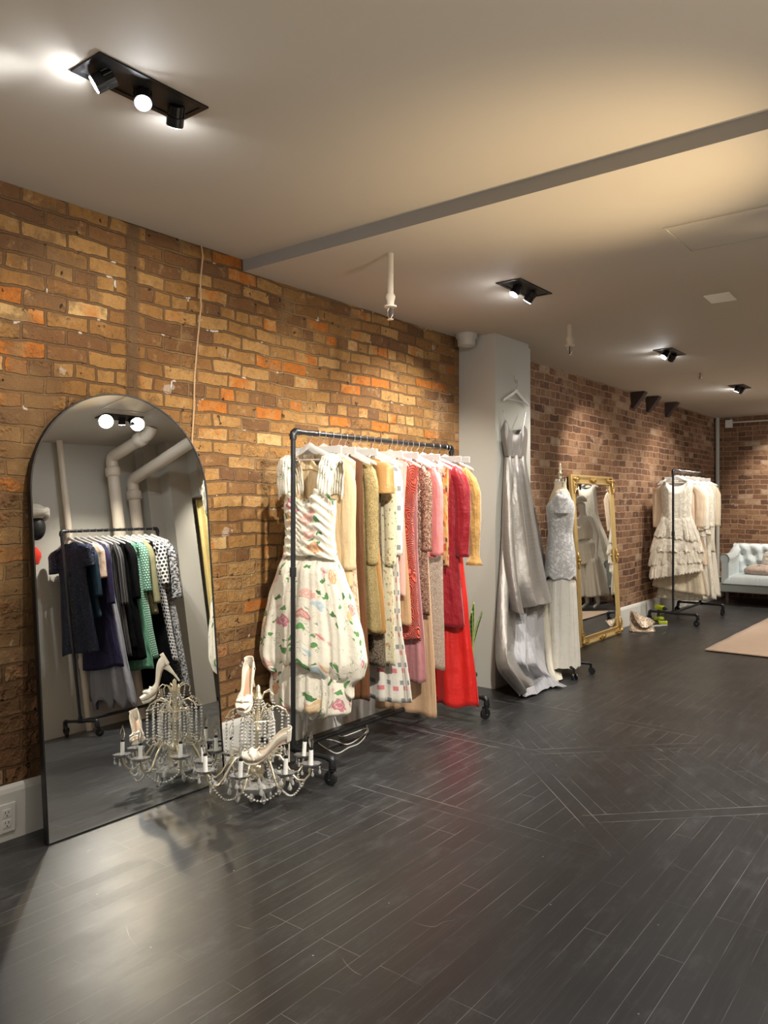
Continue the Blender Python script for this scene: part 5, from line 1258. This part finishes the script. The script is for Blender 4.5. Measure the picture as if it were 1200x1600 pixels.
# ------------------------------------------------------------------ what the gold mirror shows: mannequin, gown on a stand, office chair
mw = solid('mannequin_white', (.72, .70, .64), .4)
def mannequin(loc, rz):
    t = thing('shop_mannequin', 'white full-figure mannequin in cap and wide cream trousers, in the gold mirror', 'mannequin', loc, rz)
    J = {'pel': (0, 0, .98, .105, .085), 'wst': (0, .005, 1.12, .085, .065), 'chs': (0, 0, 1.32, .115, .085), 'nck': (0, .01, 1.47, .045, .045), 'hd0': (0, .0, 1.55, .055, .065), 'hd1': (0, -.005, 1.66, .068, .08)}
    for s, k in ((-1, 'l'), (1, 'r')):
        J.update({'sh' + k: (s * .155, .0, 1.40, .045, .045), 'el' + k: (s * .23, .02, 1.13, .034, .034), 'wr' + k: (s * .25, -.05, .90, .022, .024), 'ha' + k: (s * .255, -.07, .83, .030, .016),
                  'hp' + k: (s * .09, 0, .90, .080, .080), 'kn' + k: (s * .10, -.02, .50, .050, .050), 'an' + k: (s * .11, .01, .09, .030, .032), 'to' + k: (s * .12, -.11, .025, .030, .018)})
    E_ = [('pel', 'wst'), ('wst', 'chs'), ('chs', 'nck'), ('nck', 'hd0'), ('hd0', 'hd1')]
    for k in 'lr': E_ += [('chs', 'sh' + k), ('sh' + k, 'el' + k), ('el' + k, 'wr' + k), ('wr' + k, 'ha' + k), ('pel', 'hp' + k), ('hp' + k, 'kn' + k), ('kn' + k, 'an' + k), ('an' + k, 'to' + k)]
    names = list(J); V = [J[n][:3] for n in names]; ed = [(names.index(a), names.index(b)) for a, b in E_]; RR = [J[n][3:] for n in names]
    for k, s in (('l', -1), ('r', 1)):
        h = names.index('ha' + k)
        for q in range(5):
            off = (q - 2) * .012; i = len(V); b = V[h]
            V.append((b[0] + (off if q else -s * .035), b[1] - .012, b[2] - (.045 if q else .02))); RR.append((.009, .009)); ed.append((h, i))
            V.append((V[i][0], b[1] - .004, V[i][2] - (.035 if q else .028))); RR.append((.007, .007)); ed.append((i, i + 1))
    me = bpy.data.meshes.new('body'); me.from_pydata(V, ed, []); o = bpy.data.objects.new('body', me); COL.objects.link(o); o.parent = t; me.materials.append(mw)
    sk = o.modifiers.new('skin', 'SKIN'); sk.use_smooth_shade = True
    for i, v in enumerate(me.skin_vertices[0].data): v.radius = RR[i]; v.use_root = (i == 0)
    sb = o.modifiers.new('sub', 'SUBSURF'); sb.levels = 2; sb.render_levels = 2
    body([(1.10, .115), (1.0, .165), (.80, .19), (.70, .205)], depth_prof=[(1.10, .085), (1.0, .12), (.70, .13)], top=1.10, slope=0, nw=.01, nd=0, nback=0, A0=.003, A1=.008, k=12, seed=301).build('trouser_hips', C['underlining'], t, solid=.003, angle=180)
    for s in (-1, 1):
        q = body([(.82, .105), (.5, .14), (.20, .175)], depth_prof=[(.82, .11), (.20, .16)], top=.82, slope=0, nw=.01, nd=0, nback=0, A0=.004, A1=.016, k=16, seed=302, nu=130, nv=24)
        q.v = [(x + s * .125, y, z) for x, y, z in q.v]; q.build('trouser_leg', C['underlining'], t, solid=.003, angle=180)
    body([(1.43, .14), (1.30, .15), (1.08, .12)], depth_prof=[(1.43, .07), (1.30, .125), (1.08, .10)], top=1.43, slope=.2, nw=.08, nd=.10, A0=.002, A1=.004, k=6, seed=304).build('top', C['eggshell'], t, solid=.003, angle=180)
    MB().lathe([(.0, 1.755), (.05, 1.745), (.085, 1.70), (.092, 1.66), (.088, 1.655)], (0, -.005, 0), 24).build('cap', C['underlining'], t, solid=.003)
    MB().cyl((0, .0, .09), (0, 0, .0), .0, 6) 
MAN = (1.72, 11.35, 0)
mannequin(MAN, R(20))
st = thing('gown_stand', 'tall black garment stand behind the mannequin, in the gold mirror', 'stand', (2.10, 12.25, 0))
MB().tube([(0, 0, 0.02), (0, 0, 2.10)], .016, 10).build('post', M['black'], st); MB().tube([(-.32, 0, 2.08), (.32, 0, 2.08)], .013, 10).build('arm', M['black'], st)
MB().lathe([(.22, 0), (.22, .015), (.03, .03)], n=28).build('base', M['black'], st)
garment('ivory_gown', 'long ivory gown with train hanging behind the mannequin, in the gold mirror', 'dress', C['underlining'], (1.98, 12.25, 2.08), R(10), [(-.10, .17), (-.30, .16), (-.6, .15), (-1.2, .32), (-1.75, .48)], dep=.06, k=9, A1=.04, seed=310, nw=.12, nd=.08)
garment('white_gown', 'white gown hanging at the right of the stand, in the gold mirror', 'dress', C['eggshell'], (2.30, 12.25, 2.08), R(60), [(-.10, .15), (-.5, .17), (-1.0, .22), (-1.5, .25)], dep=.05, k=9, A1=.03, seed=311)
oc = thing('office_chair', 'black office chair behind the mannequin, in the gold mirror', 'chair', (2.35, 11.75, 0), R(200))
def bk(u, v): x = (u - .5) * .46; return (x, .22 + .05 * (1 - (2 * u - 1) ** 2) - .03 * v, .52 + v * .52)
MB().grid(bk, 14, 14).build('backrest', dk, oc, solid=.035); MB().box((0, 0, .46), (.48, .46, .07)).build('seat', dk, oc, bevel=.025)
for s in (-1, 1): MB().tube(smooth([(s * .25, .16, .46), (s * .29, .14, .60), (s * .29, 0, .66), (s * .28, -.12, .62), (s * .25, -.10, .46)]), .014, 8).build('armrest', M['chrome'], oc)
MB().cyl((0, 0, .10), (0, 0, .44), .026, 12).build('gas_lift', M['chrome'], oc)
b = MB()
for k in range(5):
    a = k * 2 * PI / 5; b.tube([(0, 0, .10), (.28 * math.cos(a), .28 * math.sin(a), .07)], [.028, .016], 8)
bs = b.build('star_base', M['chrome'], oc)
for k in range(5):
    a = k * 2 * PI / 5; MB().tube([(.28 * math.cos(a) - .02 * math.sin(a), .28 * math.sin(a) + .02 * math.cos(a), .028), (.28 * math.cos(a) + .02 * math.sin(a), .28 * math.sin(a) - .02 * math.cos(a), .028)], .028, 14).build('caster', M['rubber'], bs)
# the hanger masters that were never placed would be strays
for k_, o_ in protoH.items():
    assert usedH[k_]
